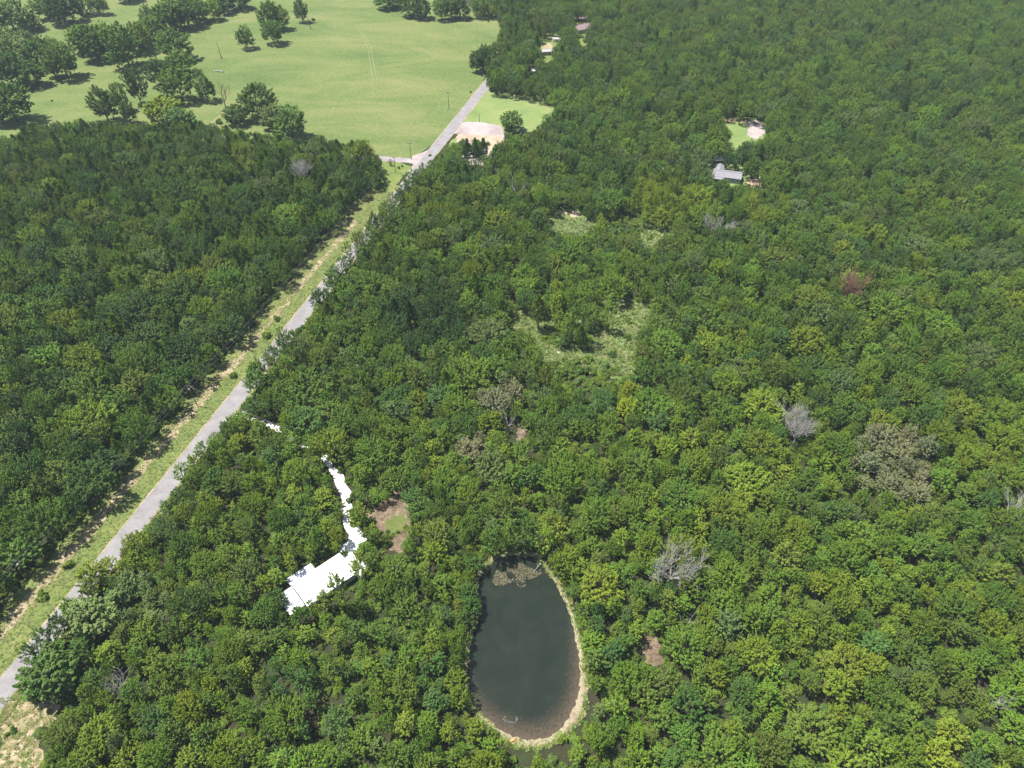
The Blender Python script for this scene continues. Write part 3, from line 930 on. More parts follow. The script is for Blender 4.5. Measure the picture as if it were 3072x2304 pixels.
def wobble(d, g, amp, n=5):
    """uneven radius over the crown"""
    r = np.ones(len(d))
    for k in range(n):
        ax = unit(g.normal(size=3))
        r += amp * np.sin((d @ ax) * g.uniform(2.5, 6.5) + g.uniform(0, 6)) * g.uniform(.5, 1)
    return r

def broadleaf(seed, H=10., Rc=4.0, base=.2, n=150, per=30, lsize=.30, flat=1.0, amp=.11, slen=(.9, 1.7), wid=(.28, .50), top=0.0):
    g = np.random.default_rng(seed)
    zc, hz = H * (1 + base) / 2, H * (1 - base) / 2
    d = unit(g.normal(size=(n * 4, 3)))
    d = d[d[:, 2] > -.62][:n]
    rr = wobble(d, g, amp) * g.uniform(.82, 1.10, len(d))
    inner = g.uniform(0, 1, len(d)) < .22
    rr[inner] *= g.uniform(.55, .85, inner.sum())
    tips = d * np.array([Rc, Rc, hz * flat]) * rr[:, None]
    tips[:, 2] += zc - hz * (1 - flat) * .3
    if top:   # a pointed leader
        f = np.clip((tips[:, 2] - zc) / hz, 0, 1)
        tips[:, :2] *= (1 - top * f)[:, None]
    k = tips[:, 2] > H * base * .5
    tips, d = tips[k], d[k]
    dirs = unit(d * .75 + np.array([0, 0, .55]) + g.normal(size=d.shape) * .22)
    sc = Rc / 4
    P, sh = sprays(tips, dirs, g.uniform(*slen, len(tips)) * sc ** .6, g.uniform(*wid, len(tips)) * sc ** .6, per, lsize * sc ** .35, g)
    return P, sh, branch_frame(g, H, Rc, base + .05, 7)

def upright(seed, H=10., Rc=2.6, base=.10, n=105, per=26, lsize=.27):
    g = np.random.default_rng(seed)
    z = base + .04 + (.97 - base) * g.uniform(0, 1, n) ** .9
    prof_ = np.clip(np.sin(np.pi * np.clip((1.03 - z) / (1.03 - base), 0, 1) ** .75), .05, 1) ** .75
    a = g.uniform(0, 6.28, n)
    ph = g.uniform(0, 6.28, 3)
    rr = Rc * prof_ * g.uniform(.6, 1.1, n) * (1 + .16 * np.sin(2 * a + ph[0]) + .14 * np.sin(3 * a + z * 9 + ph[1]))
    tips = np.stack([np.cos(a) * rr, np.sin(a) * rr, z * H], 1)
    out = np.stack([np.cos(a), np.sin(a), np.zeros(n)], 1)
    dirs = unit(out * .7 + np.array([0, 0, .75]) + g.normal(size=(n, 3)) * .2)
    P, sh = sprays(tips, dirs, g.uniform(.7, 1.3, n), g.uniform(.24, .42, n), per, lsize, g)
    return P, sh, branch_frame(g, H, Rc, base, 6, .14)

def pine(seed, H=10., Rc=2.6, base=.32):
    g = np.random.default_rng(seed)
    b = MB()
    b.tube([(0, 0, -.3), (0, 0, H * .4), (g.normal() * .12, g.normal() * .12, H * .97)], [.17, .13, .03], 7)
    tc, td = [], []
    nw = 10
    for w in range(nw):
        f = w / (nw - 1)
        z = H * (base + (1 - base) * f * .97)
        L = Rc * (.75 + .5 * math.sin(math.pi * min(1, f * 1.15 + .12))) * (1 - f ** 2.2 * .75) * .8
        nb = 6 if f < .8 else 4
        a0 = g.uniform(0, 6)
        for k in range(nb):
            a = a0 + 2 * math.pi * (k + g.uniform(-.25, .25)) / nb
            l = L * g.uniform(.75, 1.15)
            rise = g.uniform(.15, .5) * l
            dirv = np.array([math.cos(a), math.sin(a), 0])
            b.tube([(0, 0, z - .25), (dirv[0] * l, dirv[1] * l, z + rise)], [.045, .015], 4)
            for q in range(5):
                u = .30 + .70 * (q + g.uniform(0, 1)) / 5
                side = np.array([-dirv[1], dirv[0], 0]) * g.normal() * .28 * l * (1.1 - u)
                tc.append(dirv * l * u + side + np.array([0, 0, z + rise * u + g.uniform(0, .15)]))
                td.append(unit(dirv * .7 + side * .5 + np.array([0, 0, .6])))
    tc, td = np.array(tc), np.array(td)
    per = 20
    n = len(tc)
    c = np.repeat(tc, per, 0)
    out = unit(g.normal(size=(n * per, 3)) + np.repeat(td, per, 0) * .9)
    sz = g.uniform(.34, .58, n * per)
    t = out
    side = unit(np.cross(out, g.normal(size=out.shape)))
    s = sz[:, None]
    c = c + out * .14
    P = np.stack([c - t * s * .4, c + side * s * .21, c + t * s * .62, c - side * s * .21], 1).reshape(-1, 3)
    sh = np.clip(.5 * np.repeat(g.uniform(0, 1, n), per) + .5 * g.uniform(0, 1, n * per), 0, 1)
    return P, sh, b

def shrub(seed, H=3., Rc=1.8):
    g = np.random.default_rng(seed)
    nl = 8
    d = unit(g.normal(size=(nl, 3))); d[:, 2] = np.abs(d[:, 2])
    lc = d * np.array([Rc, Rc, H * .75]) * g.uniform(.35, .65, nl)[:, None] + np.array([0, 0, H * .18])
    tl = 13
    td = unit(g.normal(size=(nl, tl, 3)) + d[:, None, :] * .7 + np.array([0, 0, .3]))
    tc = (lc[:, None, :] + td * g.uniform(.35, .7, (nl, tl))[..., None] * Rc * .6).reshape(-1, 3)
    td = td.reshape(-1, 3)
    k = tc[:, 2] > .05
    tc, td = tc[k], td[k]
    P, sh = tufts_to_leaves(tc, td, g.uniform(.25, .45, len(tc)), 14, .27, g)
    b = MB()
    for k in range(5):
        a = k * 1.26 + g.uniform(-.3, .3)
        b.tube([(0, 0, -.1), (math.cos(a) * Rc * .3, math.sin(a) * Rc * .3, H * .35), (math.cos(a) * Rc * .5, math.sin(a) * Rc * .5, H * .65)], [.06, .04, .015], 5)
    return P, sh, b

PROTO = {'wide_tree': [], 'field_tree': [], 'broadleaf_tree': [], 'upright_tree': [], 'pine_tree': [], 'shrub': []}
NOM = {'wide_tree': (6.5, 13.0), 'field_tree': (4.0, 10.0), 'broadleaf_tree': (4.0, 10.0), 'upright_tree': (2.6, 10.0), 'pine_tree': (2.6, 10.0), 'shrub': (1.8, 3.0)}
lib = bpy.data.collections.new('mass_library')      # never linked to the scene: shapes for the woodland mass only
LIB_INDEX = {}
def add_proto(kind, data, leafm):
    P, sh, b = data
    i = len(PROTO[kind])
    crown = cloud_mesh('crown_%s' % kind, P, sh, leafm)
    trunk = b.mesh('trunk_%s' % kind, MAT['bark'], True)
    joint = cloud_mesh('mass_%s' % kind, P, sh, leafm, b, MAT['bark'])
    PROTO[kind].append((crown, trunk))
    k = len(lib.objects)
    o = bpy.data.objects.new('mass_%03d' % k, joint)
    lib.objects.link(o)
    LIB_INDEX[(kind, i)] = k
for s in range(14):
    gg = np.random.default_rng(100 + s)
    add_proto('broadleaf_tree', broadleaf(200 + s, n=int(gg.integers(140, 200)), base=gg.uniform(.10, .28), flat=gg.uniform(.8, 1.1), amp=gg.uniform(.07, .17), top=gg.choice([0, 0, .2, .4])), MAT['leaf'])
# wide old crowns: many more sprays and finer leaf for their size
for s in range(6):
    gg = np.random.default_rng(150 + s)
    add_proto('wide_tree', broadleaf(240 + s, H=13., Rc=6.5, n=int(gg.integers(300, 380)), per=30, base=gg.uniform(.12, .22), flat=gg.uniform(.8, 1.0), amp=gg.uniform(.07, .14), slen=(.8, 1.5), wid=(.26, .48)), MAT['leaf'])
for s in range(6):
    gg = np.random.default_rng(170 + s)
    add_proto('field_tree', broadleaf(260 + s, n=270, base=.03, amp=gg.uniform(.07, .14), wid=(.34, .6), lsize=.33), MAT['leaf'])
for s in range(8):
    add_proto('upright_tree', upright(300 + s), MAT['leaf'])
for s in range(5):
    add_proto('pine_tree', pine(400 + s), MAT['needle'])
for s in range(4):
    add_proto('shrub', shrub(500 + s), MAT['leaf'])

def place_tree(kind, loc, Rc, H, tint, rz, var, label=None, cat=None, group=None, name=None):
    crown, trunk = PROTO[kind][var % len(PROTO[kind])]
    r0, h0 = NOM[kind]
    t = empty(name or kind, loc, rz)
    tag(t, label, cat, group)
    t.scale = (Rc / r0, Rc / r0, H / h0)
    link('stem' if kind == 'shrub' else 'trunk', trunk, t)
    c = link('foliage' if kind == 'shrub' else 'crown', crown, t)
    c['tint'] = [float(x) for x in tint]
    return t

# ------------------------------------------------------------------ where the open ground shows (photograph pixels)
OPEN = [
    # pasture as seen above the wood
    [(-900, -400), (-900, 420), (-200, 410), (0, 407), (46, 394), (93, 368), (139, 370), (185, 361), (259, 356), (352, 366), (403, 370), (454, 365), (579, 360), (648, 372),
     (760, 395), (830, 405), (921, 415), (963, 405), (1024, 426), (1084, 414), (1121, 444), (1144, 468), (1152, 500), (1163, 532), (1130, 590), (1180, 570), (1198, 537), (1231, 512), (1252, 507),
     (1267, 485), (1300, 470), (1335, 440), (1360, 416), (1420, 416), (1468, 421), (1512, 428), (1505, 403), (1500, 380), (1540, 400), (1598, 389), (1644, 343), (1658, 306),
     (1560, 290), (1496, 280), (1462, 270), (1456, 240), (1450, 215), (1420, 200), (1420, 150), (1480, 130), (1500, 90), (1490, 52), (1410, 36), (1400, -400)],
    # road corridor
    [(1166, 530), (1137, 579), (1110, 618), (1070, 648), (1024, 708), (954, 810), (880, 902), (833, 953), (750, 1046), (667, 1134), (588, 1212), (509, 1310), (431, 1425), (356, 1509),
     (296, 1587), (218, 1675), (148, 1758), (79, 1837), (0, 1930), (-200, 2120), (-200, 2500), (116, 2500), (116, 2304), (106, 2277), (93, 2230), (100, 2184), (153, 2166), (157, 2119), (140, 2087), (106, 2078), (79, 2045), (70, 2013), (28, 2000),
     (20, 1990), (30, 1915), (95, 1906), (138, 1860), (180, 1814), (225, 1758), (280, 1707), (350, 1642), (398, 1582), (444, 1518), (491, 1500), (528, 1462), (518, 1407), (574, 1337),
     (644, 1300), (671, 1245), (731, 1199), (745, 1124), (757, 1046), (838, 981), (885, 985), (921, 960), (940, 870), (982, 777), (1024, 720), (1061, 668), (1126, 613), (1137, 592), (1177, 574), (1184, 557)],
    # driveway
    [(980, 1377), (1008, 1422), (1047, 1465), (1041, 1489), (1017, 1483), (1000, 1440), (975, 1395)],
    [(1014, 1505), (1038, 1505), (1038, 1530), (1020, 1532)],
    [(1035, 1558), (1062, 1588), (1089, 1621), (1075, 1640), (1052, 1645), (1029, 1639), (1044, 1600)],
    [(668, 1228), (705, 1222), (712, 1236), (680, 1246)], [(795, 1262), (835, 1262), (838, 1276), (796, 1276)],
    # white roof
    [(848, 1772), (866, 1742), (921, 1706), (938, 1712), (1017, 1660), (1056, 1719), (1000, 1732), (985, 1768), (951, 1790), (892, 1792)],
    # dirt yard
    [(1140, 1515), (1195, 1500), (1218, 1540), (1218, 1556), (1200, 1588), (1162, 1588), (1128, 1572)],
    [(1178, 1610), (1200, 1615), (1200, 1645), (1178, 1645)],
    # pond
    [(1455, 1725), (1496, 1700), (1556, 1684), (1626, 1690), (1668, 1745), (1709, 1820), (1735, 1900), (1752, 1999), (1764, 2078), (1728, 2119), (1724, 2152), (1700, 2198), (1696, 2245), (1626, 2272), (1594, 2245),
     (1550, 2228), (1487, 2184), (1431, 2143), (1404, 2143), (1408, 2092), (1404, 2045), (1413, 2008), (1408, 1967), (1436, 1888), (1466, 1814), (1441, 1795)],
    # sandy strip right of the pond, gaps
    [(1934, 1905), (1968, 1915), (1978, 1985), (1940, 1990)],
    [(1515, 1255), (1575, 1280), (1580, 1310), (1550, 1315), (1512, 1295)],
    # clearings
    [(1530, 945), (1560, 934), (1582, 945), (1661, 967), (1660, 990), (1640, 1010), (1619, 1024), (1660, 1046), (1700, 1050), (1783, 1042), (1775, 1010), (1800, 985), (1833, 965), (1823, 935), (1810, 902), (1873, 897), (1917, 900), (1950, 935), (1935, 967),
     (1910, 999), (1903, 1039), (1897, 1084), (1898, 1117), (1873, 1122), (1855, 1090), (1820, 1105), (1783, 1095), (1711, 1074), (1664, 1079), (1634, 1074), (1620, 1040), (1600, 1010), (1585, 985), (1530, 977)],
    [(1645, 658), (1665, 634), (1708, 624), (1740, 630), (1755, 650), (1790, 660), (1775, 685), (1735, 708), (1668, 692)],
    [(1935, 672), (1995, 683), (2010, 696), (1980, 716), (1949, 740), (1924, 730), (1930, 694)],
    # grey house, its sheds and yard
    [(2164, 358), (2250, 358), (2292, 374), (2294, 402), (2262, 416), (2228, 424), (2218, 448), (2188, 442), (2198, 408), (2186, 386)],
    [(2140, 508), (2148, 496), (2170, 496), (2228, 512), (2250, 530), (2290, 545), (2284, 558), (2240, 548), (2224, 545), (2190, 540), (2150, 528)],
    [(2142, 478), (2160, 477), (2160, 488), (2144, 488)], [(1978, 510), (1985, 497), (2000, 497), (2000, 511)], [(2012, 510), (2024, 508), (2024, 518), (2012, 518)],
    # farmhouse
    [(1622, 130), (1645, 104), (1655, 98), (1680, 108), (1676, 124), (1655, 134), (1650, 190), (1640, 190), (1632, 163)], [(1722, 60), (1745, 58), (1768, 72), (1756, 100), (1735, 100)], [(1738, 108), (1760, 130), (1756, 142), (1738, 130)],
    [(1588, 208), (1604, 206), (1602, 218), (1590, 218)],
    # gravel seen under the roadside trees
    [(1398, 462), (1416, 460), (1422, 490), (1396, 490)], [(1462, 450), (1474, 450), (1472, 474), (1452, 470)],
]
RECTS = [((hc.x - hx.x * 2, hc.y - hx.y * 2), hrz, hL + 7, hW + 3), ((gc.x, gc.y), grz, gL + 3, 18)]

SCRUB = [[list(G(*q))[:2] for q in z] for z in ([(1640, 1070), (1900, 1110), (1890, 1190), (1800, 1215), (1690, 1215), (1610, 1130)], [(1790, 640), (1920, 660), (1930, 760), (1830, 760)])]

def blocked(X, Y, Rc, H, ring=.86):
    """True where a tree would stand on a road, in water or a house, or hide ground the photograph shows open"""
    n = len(X)
    P0 = np.stack([X, Y, np.zeros(n)], 1)
    s, off = road_coords(P0)
    bad = (s > -100) & (s < 414) & (off > -RW / 2 - .8) & (off < RW / 2 + 1.2)
    bad |= (s > -100) & (s < 255) & (off > -RW / 2 - 13.0) & (off < RW / 2)
    bad |= inpoly(P0[:, :2], loop_offset(POND, 1.2))
    for (c, a, l, w) in RECTS:
        d = P0[:, :2] - np.array(c)
        u = d @ np.array([math.cos(a), math.sin(a)]); v = d @ np.array([-math.sin(a), math.cos(a)])
        bad |= (np.abs(u) < l / 2) & (np.abs(v) < w / 2)
    for z in SCRUB:
        bad |= (H > 5.6) & inpoly(P0[:, :2], z)
    pts = [np.stack([X, Y, H * .96], 1), np.stack([X, Y, H * .6], 1)]
    for k in range(8):
        a = k * math.pi / 4
        pts.append(np.stack([X + np.cos(a) * Rc * ring, Y + np.sin(a) * Rc * ring, H * .58], 1))
    for k in range(4):
        a = k * math.pi / 2
        pts.append(np.stack([X + np.cos(a) * Rc * .6, Y + np.sin(a) * Rc * .6, H * .3], 1))
    pix = [proj(p)[0] for p in pts]
    for poly in OPEN:
        pa = np.asarray(poly)
        x0, y0 = pa.min(0); x1, y1 = pa.max(0)
        for q in pix:
            m = (q[:, 0] > x0) & (q[:, 0] < x1) & (q[:, 1] > y0) & (q[:, 1] < y1) & ~bad
            if m.any():
                idx = np.nonzero(m)[0]
                bad[idx] |= inpoly(q[idx], poly)
    return bad

# leaf colours
PAL = {'dark green': (.060, .118, .022), 'deep green': (.088, .162, .024), 'mid green': (.122, .205, .025), 'fresh green': (.158, .248, .024), 'yellow-green': (.202, .272, .022),
       'olive green': (.152, .208, .029), 'blue-green': (.098, .182, .038), 'grey-green': (.152, .216, .058), 'bright yellow': (.28, .34, .02), 'tan': (.25, .26, .12), 'silvery': (.40, .45, .34),
       'rusty brown': (.24, .10, .05)}
# notable crowns of the photograph: centre, half size, colour
SPOTS = [(2690, 1370, 150, 90, 'tan'), (2780, 1440, 60, 50, 'tan'), (1490, 1160, 70, 40, 'tan'), (1420, 1320, 40, 40, 'tan'), (2460, 2095, 32, 36, 'silvery'), (2740, 2000, 60, 50, 'grey-green'), (2990, 770, 80, 50, 'grey-green'),
         (2640, 1330, 60, 30, 'grey-green'), (310, 2300, 110, 40, 'bright yellow'), (560, 2230, 70, 40, 'yellow-green'), (1900, 1190, 40, 50, 'bright yellow'), (335, 1690, 50, 30, 'yellow-green'),
         (2875, 1180, 45, 40, 'yellow-green'), (215, 978, 34, 26, 'yellow-green'), (545, 830, 50, 34, 'yellow-green'), (2970, 1340, 130, 60, 'yellow-green'), (2000, 590, 120, 60, 'yellow-green'),
         (960, 1560, 40, 30, 'yellow-green'), (2810, 1500, 60, 60, 'olive green'), (1290, 940, 130, 80, 'dark green'), (2860, 2090, 110, 90, 'olive green'), (365, 765, 12, 12, 'rusty brown'),
         (120, 2250, 50, 60, 'yellow-green'), (1620, 80, 34, 30, 'olive green'), (2220, 470, 50, 34, 'blue-green'), (2110, 490, 50, 40, 'grey-green'), (2700, 300, 40, 40, 'dark green'), (1480, 235, 26, 18, 'fresh green'),
         (1320, 2020, 80, 70, 'blue-green'), (1200, 1800, 120, 120, 'mid green'), (860, 2030, 90, 70, 'blue-green'), (380, 1790, 120, 90, 'grey-green'), (150, 1960, 120, 100, 'deep green'), (1720, 1660, 60, 40, 'yellow-green')]

def colour_for(px, py, g, kind):
    left = px < ROAD_L(py) - 20
    for (cx, cy_, rx, ry, cn) in SPOTS:
        if ((px - cx) / rx) ** 2 + ((py - cy_) / ry) ** 2 < 1: return cn
    u = g.uniform()
    def pick(tb):
        a = 0
        for w, n in tb:
            a += w
            if u < a: return n
        return tb[-1][1]
    if kind == 'pine_tree': return pick([(.12, 'deep green'), (.4, 'mid green'), (.1, 'olive green'), (1, 'fresh green')])
    if left: return pick([(.26, 'deep green'), (.30, 'mid green'), (.14, 'dark green'), (.12, 'olive green'), (.07, 'fresh green'), (.07, 'grey-green'), (1, 'yellow-green')])
    if py > 1250: return pick([(.38, 'fresh green'), (.22, 'yellow-green'), (.20, 'mid green'), (.08, 'olive green'), (.05, 'blue-green'), (.03, 'grey-green'), (1, 'deep green')])
    if py > 560: return pick([(.27, 'mid green'), (.25, 'fresh green'), (.12, 'yellow-green'), (.13, 'deep green'), (.09, 'olive green'), (.08, 'blue-green'), (1, 'grey-green')])
    return pick([(.36, 'mid green'), (.24, 'fresh green'), (.16, 'deep green'), (.10, 'blue-green'), (.08, 'olive green'), (1, 'grey-green')])

def zone_pars(px, py, u, g):
    """kind, crown radius, height for a spot of the wood"""
    left = px < ROAD_L(py) - 10
    big = g.uniform()
    if left and py < 800:
        if u < .40: return ('pine_tree', g.uniform(2.6, 3.5), g.uniform(9.5, 12))
        if u < .62: return ('broadleaf_tree', g.uniform(2.5, 3.4), g.uniform(9, 12))
        return ('broadleaf_tree', g.uniform(3.2, 5.2), g.uniform(9.5, 12.5))
    if left:
        return ('broadleaf_tree', g.uniform(3.6, 6.4), g.uniform(10.5, 14.5)) if u < .82 else ('pine_tree', g.uniform(2.6, 3.4), g.uniform(10, 13))
    if py > 1450 and px < 1450:
        return ('upright_tree', g.uniform(1.8, 2.8), g.uniform(7.0, 10.5)) if u < .55 else ('broadleaf_tree', g.uniform(2.2, 4.0), g.uniform(7.0, 10.5))
    if py > 1150:
        if u < .30: return ('upright_tree', g.uniform(2.0, 2.9), g.uniform(8, 11))
        return ('broadleaf_tree', g.uniform(2.4, 4.8), g.uniform(8.0, 11.5))
    if py > 520:
        if u < .34: return ('upright_tree', g.uniform(2.2, 3.1), g.uniform(9, 13))
        if u < .42: return ('pine_tree', g.uniform(2.6, 3.3), g.uniform(11, 14))
        return ('broadleaf_tree', g.uniform(3.2, 5.6), g.uniform(9.5, 13.0))
    if u < .16: return ('upright_tree', g.uniform(2.6, 3.4), g.uniform(11, 14))
    if u < .22: return ('pine_tree', g.uniform(2.8, 3.5), g.uniform(12, 15))
    return ('broadleaf_tree', g.uniform(3.6, 6.2), g.uniform(10.5, 14.5))

TREES = []       # kind, x, y, R, H, colour
CELL = 7.0
grid = {}
def near_ok(x, y, r, k=.74):
    ci, cj = int(x // CELL), int(y // CELL)
    for i in range(ci - 2, ci + 3):
        for j in range(cj - 2, cj + 3):
            for (x2, y2, r2) in grid.get((i, j), ()):
                m = k * (r + r2)
                if (x - x2) ** 2 + (y - y2) ** 2 < m * m: return False
    return True
def put(x, y, r):
    grid.setdefault((int(x // CELL), int(y // CELL)), []).append((x, y, r))

# ------------------------------------------------------------------ trees placed one by one: pasture, creek, lawn, clearing
# base x, base y, width px, height px, kind, colour, label
B, U, PN = 'broadleaf_tree', 'upright_tree', 'pine_tree'
k1 = .463
SINGLE = [
    (100, 205, 230, 190, B, 'deep green', 'big dark tree at the top left corner of the pasture'),
    (215, 200, 120, 120, B, 'deep green', 'dark tree tucked against the right of the top left corner tree'),
    (320, 120, 140, 150, B, 'deep green', 'leftmost of the dark grove at the top of the far meadow'),
    (400, 155, 170, 200, B, 'deep green', 'front tree of the dark grove at the top of the far meadow'),
    (480, 140, 140, 170, B, 'dark green', 'right tree of the dark grove at the top of the far meadow'),
    (565, 95, 120, 130, B, 'deep green', 'middle lone tree at the top of the far meadow'),
    (675, 95, 95, 120, B, 'deep green', 'lone tree with a bare trunk at the top of the far meadow'),
    (840, 12, 140, 90, B, 'deep green', 'tree cut by the top edge above the far meadow'),
    (50, 315, 140, 130, B, 'mid green', 'rounded tree below the top left corner tree'),
    (170, 310, 130, 110, B, 'grey-green', 'greyish tree at the head of the left creek thicket'),
    (130, 430, 220, 170, B, 'grey-green', 'wide greyish tree in the left creek thicket'),
    (40, 480, 180, 170, B, 'deep green', 'dark tree at the left edge of the creek thicket'),
    (290, 430, 190, 190, B, 'deep green', 'dark tree in the middle of the left creek thicket'),
    (380, 400, 150, 140, B, 'mid green', 'small round tree behind the left creek thicket'),
    (440, 505, 190, 225, B, 'mid green', 'tall tree at the right end of the left creek thicket'),
    (365, 500, 110, 150, B, 'grey-green', 'pale grey-green tree beside the tall tree of the creek thicket'),
    (90, 560, 240, 190, B, 'dark green', 'dark tree at the shaded foot of the left creek thicket'),
    (240, 555, 170, 160, B, 'deep green', 'low dark tree at the foot of the left creek thicket'),
    (110, 785, 250, 250, B, 'deep green', 'large rounded tree alone at the left edge below the creek thicket'),
    (20, 800, 160, 200, B, 'mid green', 'tree at the left edge behind the pine wood'),
    (560, 340, 170, 170, B, 'mid green', 'leftmost tree of the long creek belt'),
    (640, 385, 210, 220, B, 'deep green', 'shaded front tree of the long creek belt'),
    (745, 375, 160, 190, B, 'mid green', 'second front tree of the long creek belt'),
    (840, 432, 210, 270, B, 'deep green', 'big tree standing forward of the creek belt with a dark shadow'),
    (700, 300, 170, 130, B, 'olive green', 'pale topped tree at the back of the creek belt'),
    (915, 340, 150, 190, B, 'olive green', 'olive tree in the middle of the creek belt'),
    (930, 300, 120, 150, B, 'mid green', 'tree behind the olive tree of the creek belt'),
    (1000, 265, 150, 160, B, 'mid green', 'round tree right of the olive tree in the creek belt'),
    (980, 160, 110, 110, B, 'deep green', 'small tree at the back right of the creek belt'),
    (1070, 215, 150, 160, B, 'deep green', 'shaded tree in the right half of the creek belt'),
    (1140, 195, 190, 190, B, 'mid green', 'broad tree in the right half of the creek belt'),
    (1230, 180, 170, 180, B, 'deep green', 'dark tree near the right end of the creek belt'),
    (1170, 90, 180, 150, B, 'mid green', 'tree behind the right end of the creek belt'),
    (1300, 140, 130, 140, B, 'mid green', 'tree third from the right end of the creek belt'),
    (1385, 132, 120, 120, B, 'fresh green', 'lighter tree second from the right end of the creek belt'),
    (1455, 85, 150, 110, B, 'dark green', 'dark tree at the right end of the creek belt'),
    (1560, 55, 150, 110, B, 'dark green', 'dark tree beyond the right end of the creek belt'),
    (1160, 388, 200, 190, B, 'deep green', 'spreading tree in the pasture right of the creek belt'),
    (1040, 555, 130, 170, B, 'dark green', 'left tree of the central pasture clump'),
    (1090, 520, 120, 130, B, 'deep green', 'small rear tree of the central pasture clump'),
    (1190, 480, 170, 110, B, 'mid green', 'rear right tree of the central pasture clump'),
    (1185, 650, 200, 210, B, 'mid green', 'large front tree of the central pasture clump'),
    (915, 672, 120, 230, B, 'dark green', 'tall narrow dark tree left of the central pasture clump'),
    (705, 790, 150, 230, B, 'deep green', 'tall tree at the edge of the pine wood, left of the slim one'),
    (800, 720, 100, 180, B, 'mid green', 'thin crowned tree between the tall tree and the slim one'),
    (855, 800, 90, 150, B, 'deep green', 'slim tree on a bare trunk at the edge of the pine wood'),
    (1350, 655, 110, 170, B, 'deep green', 'tree beside the bare dead tree in the pasture'),
    (1075, 800, 230, 170, B, 'yellow-green', 'yellow-green tree at the far edge of the pine wood'),
    (1200, 850, 200, 150, B, 'blue-green', 'bluish tree right of the yellow-green one at the pine wood edge'),
    (1685, 765, 210, 220, B, 'deep green', 'big round tree at the pasture corner above the pine wood'),
    (1540, 805, 140, 115, B, 'dark green', 'small dark round tree left of the big pasture corner tree'),
    (1790, 830, 170, 150, B, 'grey-green', 'pale greyish tree right of the big pasture corner tree'),
    (1900, 890, 190, 180, B, 'deep green', 'dark tree at the pasture end of the pine wood'),
    (1600, 318, 100, 142, B, 'deep green', 'lone tree in the open middle of the pasture'),
    (1760, 195, 130, 190, B, 'deep green', 'taller rear tree of the pasture group of three'),
    (1835, 192, 100, 150, B, 'mid green', 'right tree of the pasture group of three'),
    (1780, 285, 130, 150, B, 'deep green', 'front tree of the pasture group of three'),
    (1962, 145, 80, 150, B, 'deep green', 'upper right lone tree beside a bare trunk in the pasture'),
]
SINGLE = [(a * k1, b * k1, w * k1, h * k1, kd, c, l) for (a, b, w, h, kd, c, l) in SINGLE]
k3 = .2712
for (a, b, w, h, kd, c, l) in [
    (450, 88, 260, 130, B, 'deep green', 'leftmost tree of the row at the top edge of the pasture'),
    (560, 90, 200, 130, B, 'deep green', 'second tree of the row at the top edge of the pasture'),
    (700, 185, 230, 220, B, 'deep green', 'dark tree third in the row at the top of the pasture'),
    (835, 205, 200, 240, B, 'dark green', 'dark tree with pale trunk fourth in the row at the top of the pasture'),
    (1055, 225, 180, 240, B, 'deep green', 'open crowned tree fifth in the row at the top of the pasture'),
    (1157, 208, 190, 240, B, 'mid green', 'tree with clear trunk sixth in the row at the top of the pasture'),
    (1255, 208, 200, 230, B, 'dark green', 'dark tree seventh in the row at the top of the pasture'),
    (1500, 190, 200, 200, B, 'mid green', 'last tree of the row at the top of the pasture, next to the wood'),
    (1440, 800, 170, 230, B, 'dark green', 'dark roadside tree where the road leaves the pasture, left of two'),
    (1515, 785, 130, 300, U, 'dark green', 'tall dark roadside tree where the road leaves the pasture, right of two'),
]:
    SINGLE.append((1040 + a * k3, b * k3, w * k3, h * k3, kd, c, l))
for row in [
    (1534, 390, 62, 52, B, 'deep green', 'round tree standing alone at the lawn edge beside the gravel yard'),
    (1404, 498, 34, 80, PN, 'dark green', 'left of the thin pines standing on the gravel yard'),
    (1428, 500, 30, 84, PN, 'deep green', 'middle of the thin pines standing on the gravel yard'),
    (1452, 492, 34, 76, PN, 'deep green', 'right of the thin pines standing on the gravel yard'),
    (1172, 497, 14, 20, U, 'deep green', 'small dark evergreen on the grassy corner before the junction'),
    (1614, 990, 60, 105, PN, 'olive green', 'slender pine with a bare trunk at the left of the grassy clearing'),
    (1667, 968, 46, 92, U, 'yellow-green', 'pointed yellow-green tree behind the slender pine in the clearing'),
    (1700, 1030, 46, 100, U, 'fresh green', 'left tree of the green clump in the grassy clearing'),
    (1742, 1032, 48, 122, U, 'mid green', 'tallest middle tree of the green clump in the grassy clearing'),
    (1818, 996, 48, 96, U, 'fresh green', 'right tree of the green clump in the grassy clearing'),
    (1684, 1044, 34, 46, U, 'deep green', 'low dark tree at the left foot of the green clump in the clearing'),
    (1762, 1050, 26, 40, U, 'mid green', 'small sapling before the green clump in the clearing'),
    (178, 2052, 150, 55, B, 'deep green', 'big spreading tree overhanging the road above the near corner clearing'),
    (305, 1880, 140, 60, B, 'grey-green', 'greyish tree overhanging the road up from the big spreading tree'),
    (300, 1760, 80, 50, B, 'yellow-green', 'yellow-green tree at the road edge up from the greyish one'),
    (1478, 1672, 66, 96, U, 'deep green', 'dark tree overhanging the far left end of the pond'),
    (1528, 1656, 66, 100, U, 'mid green', 'tree overhanging the middle of the far end of the pond'),
    (1580, 1658, 66, 96, U, 'deep green', 'upright tree overhanging the far right end of the pond'),
    (1632, 1672, 66, 90, U, 'fresh green', 'light green tree at the far right corner of the pond'),
    (1036, 1836, 66, 104, U, 'fresh green', 'upright tree right against the front of the white house'),
    (1098, 1742, 66, 84, U, 'olive green', 'olive tree at the right end of the white house roof'),
    (1028, 1556, 44, 50, U, 'mid green', 'small tree between the two open stretches of the driveway'),
    (2014, 690, 0, 0, B, '', '')]:
    if row[2]: SINGLE.append(row)

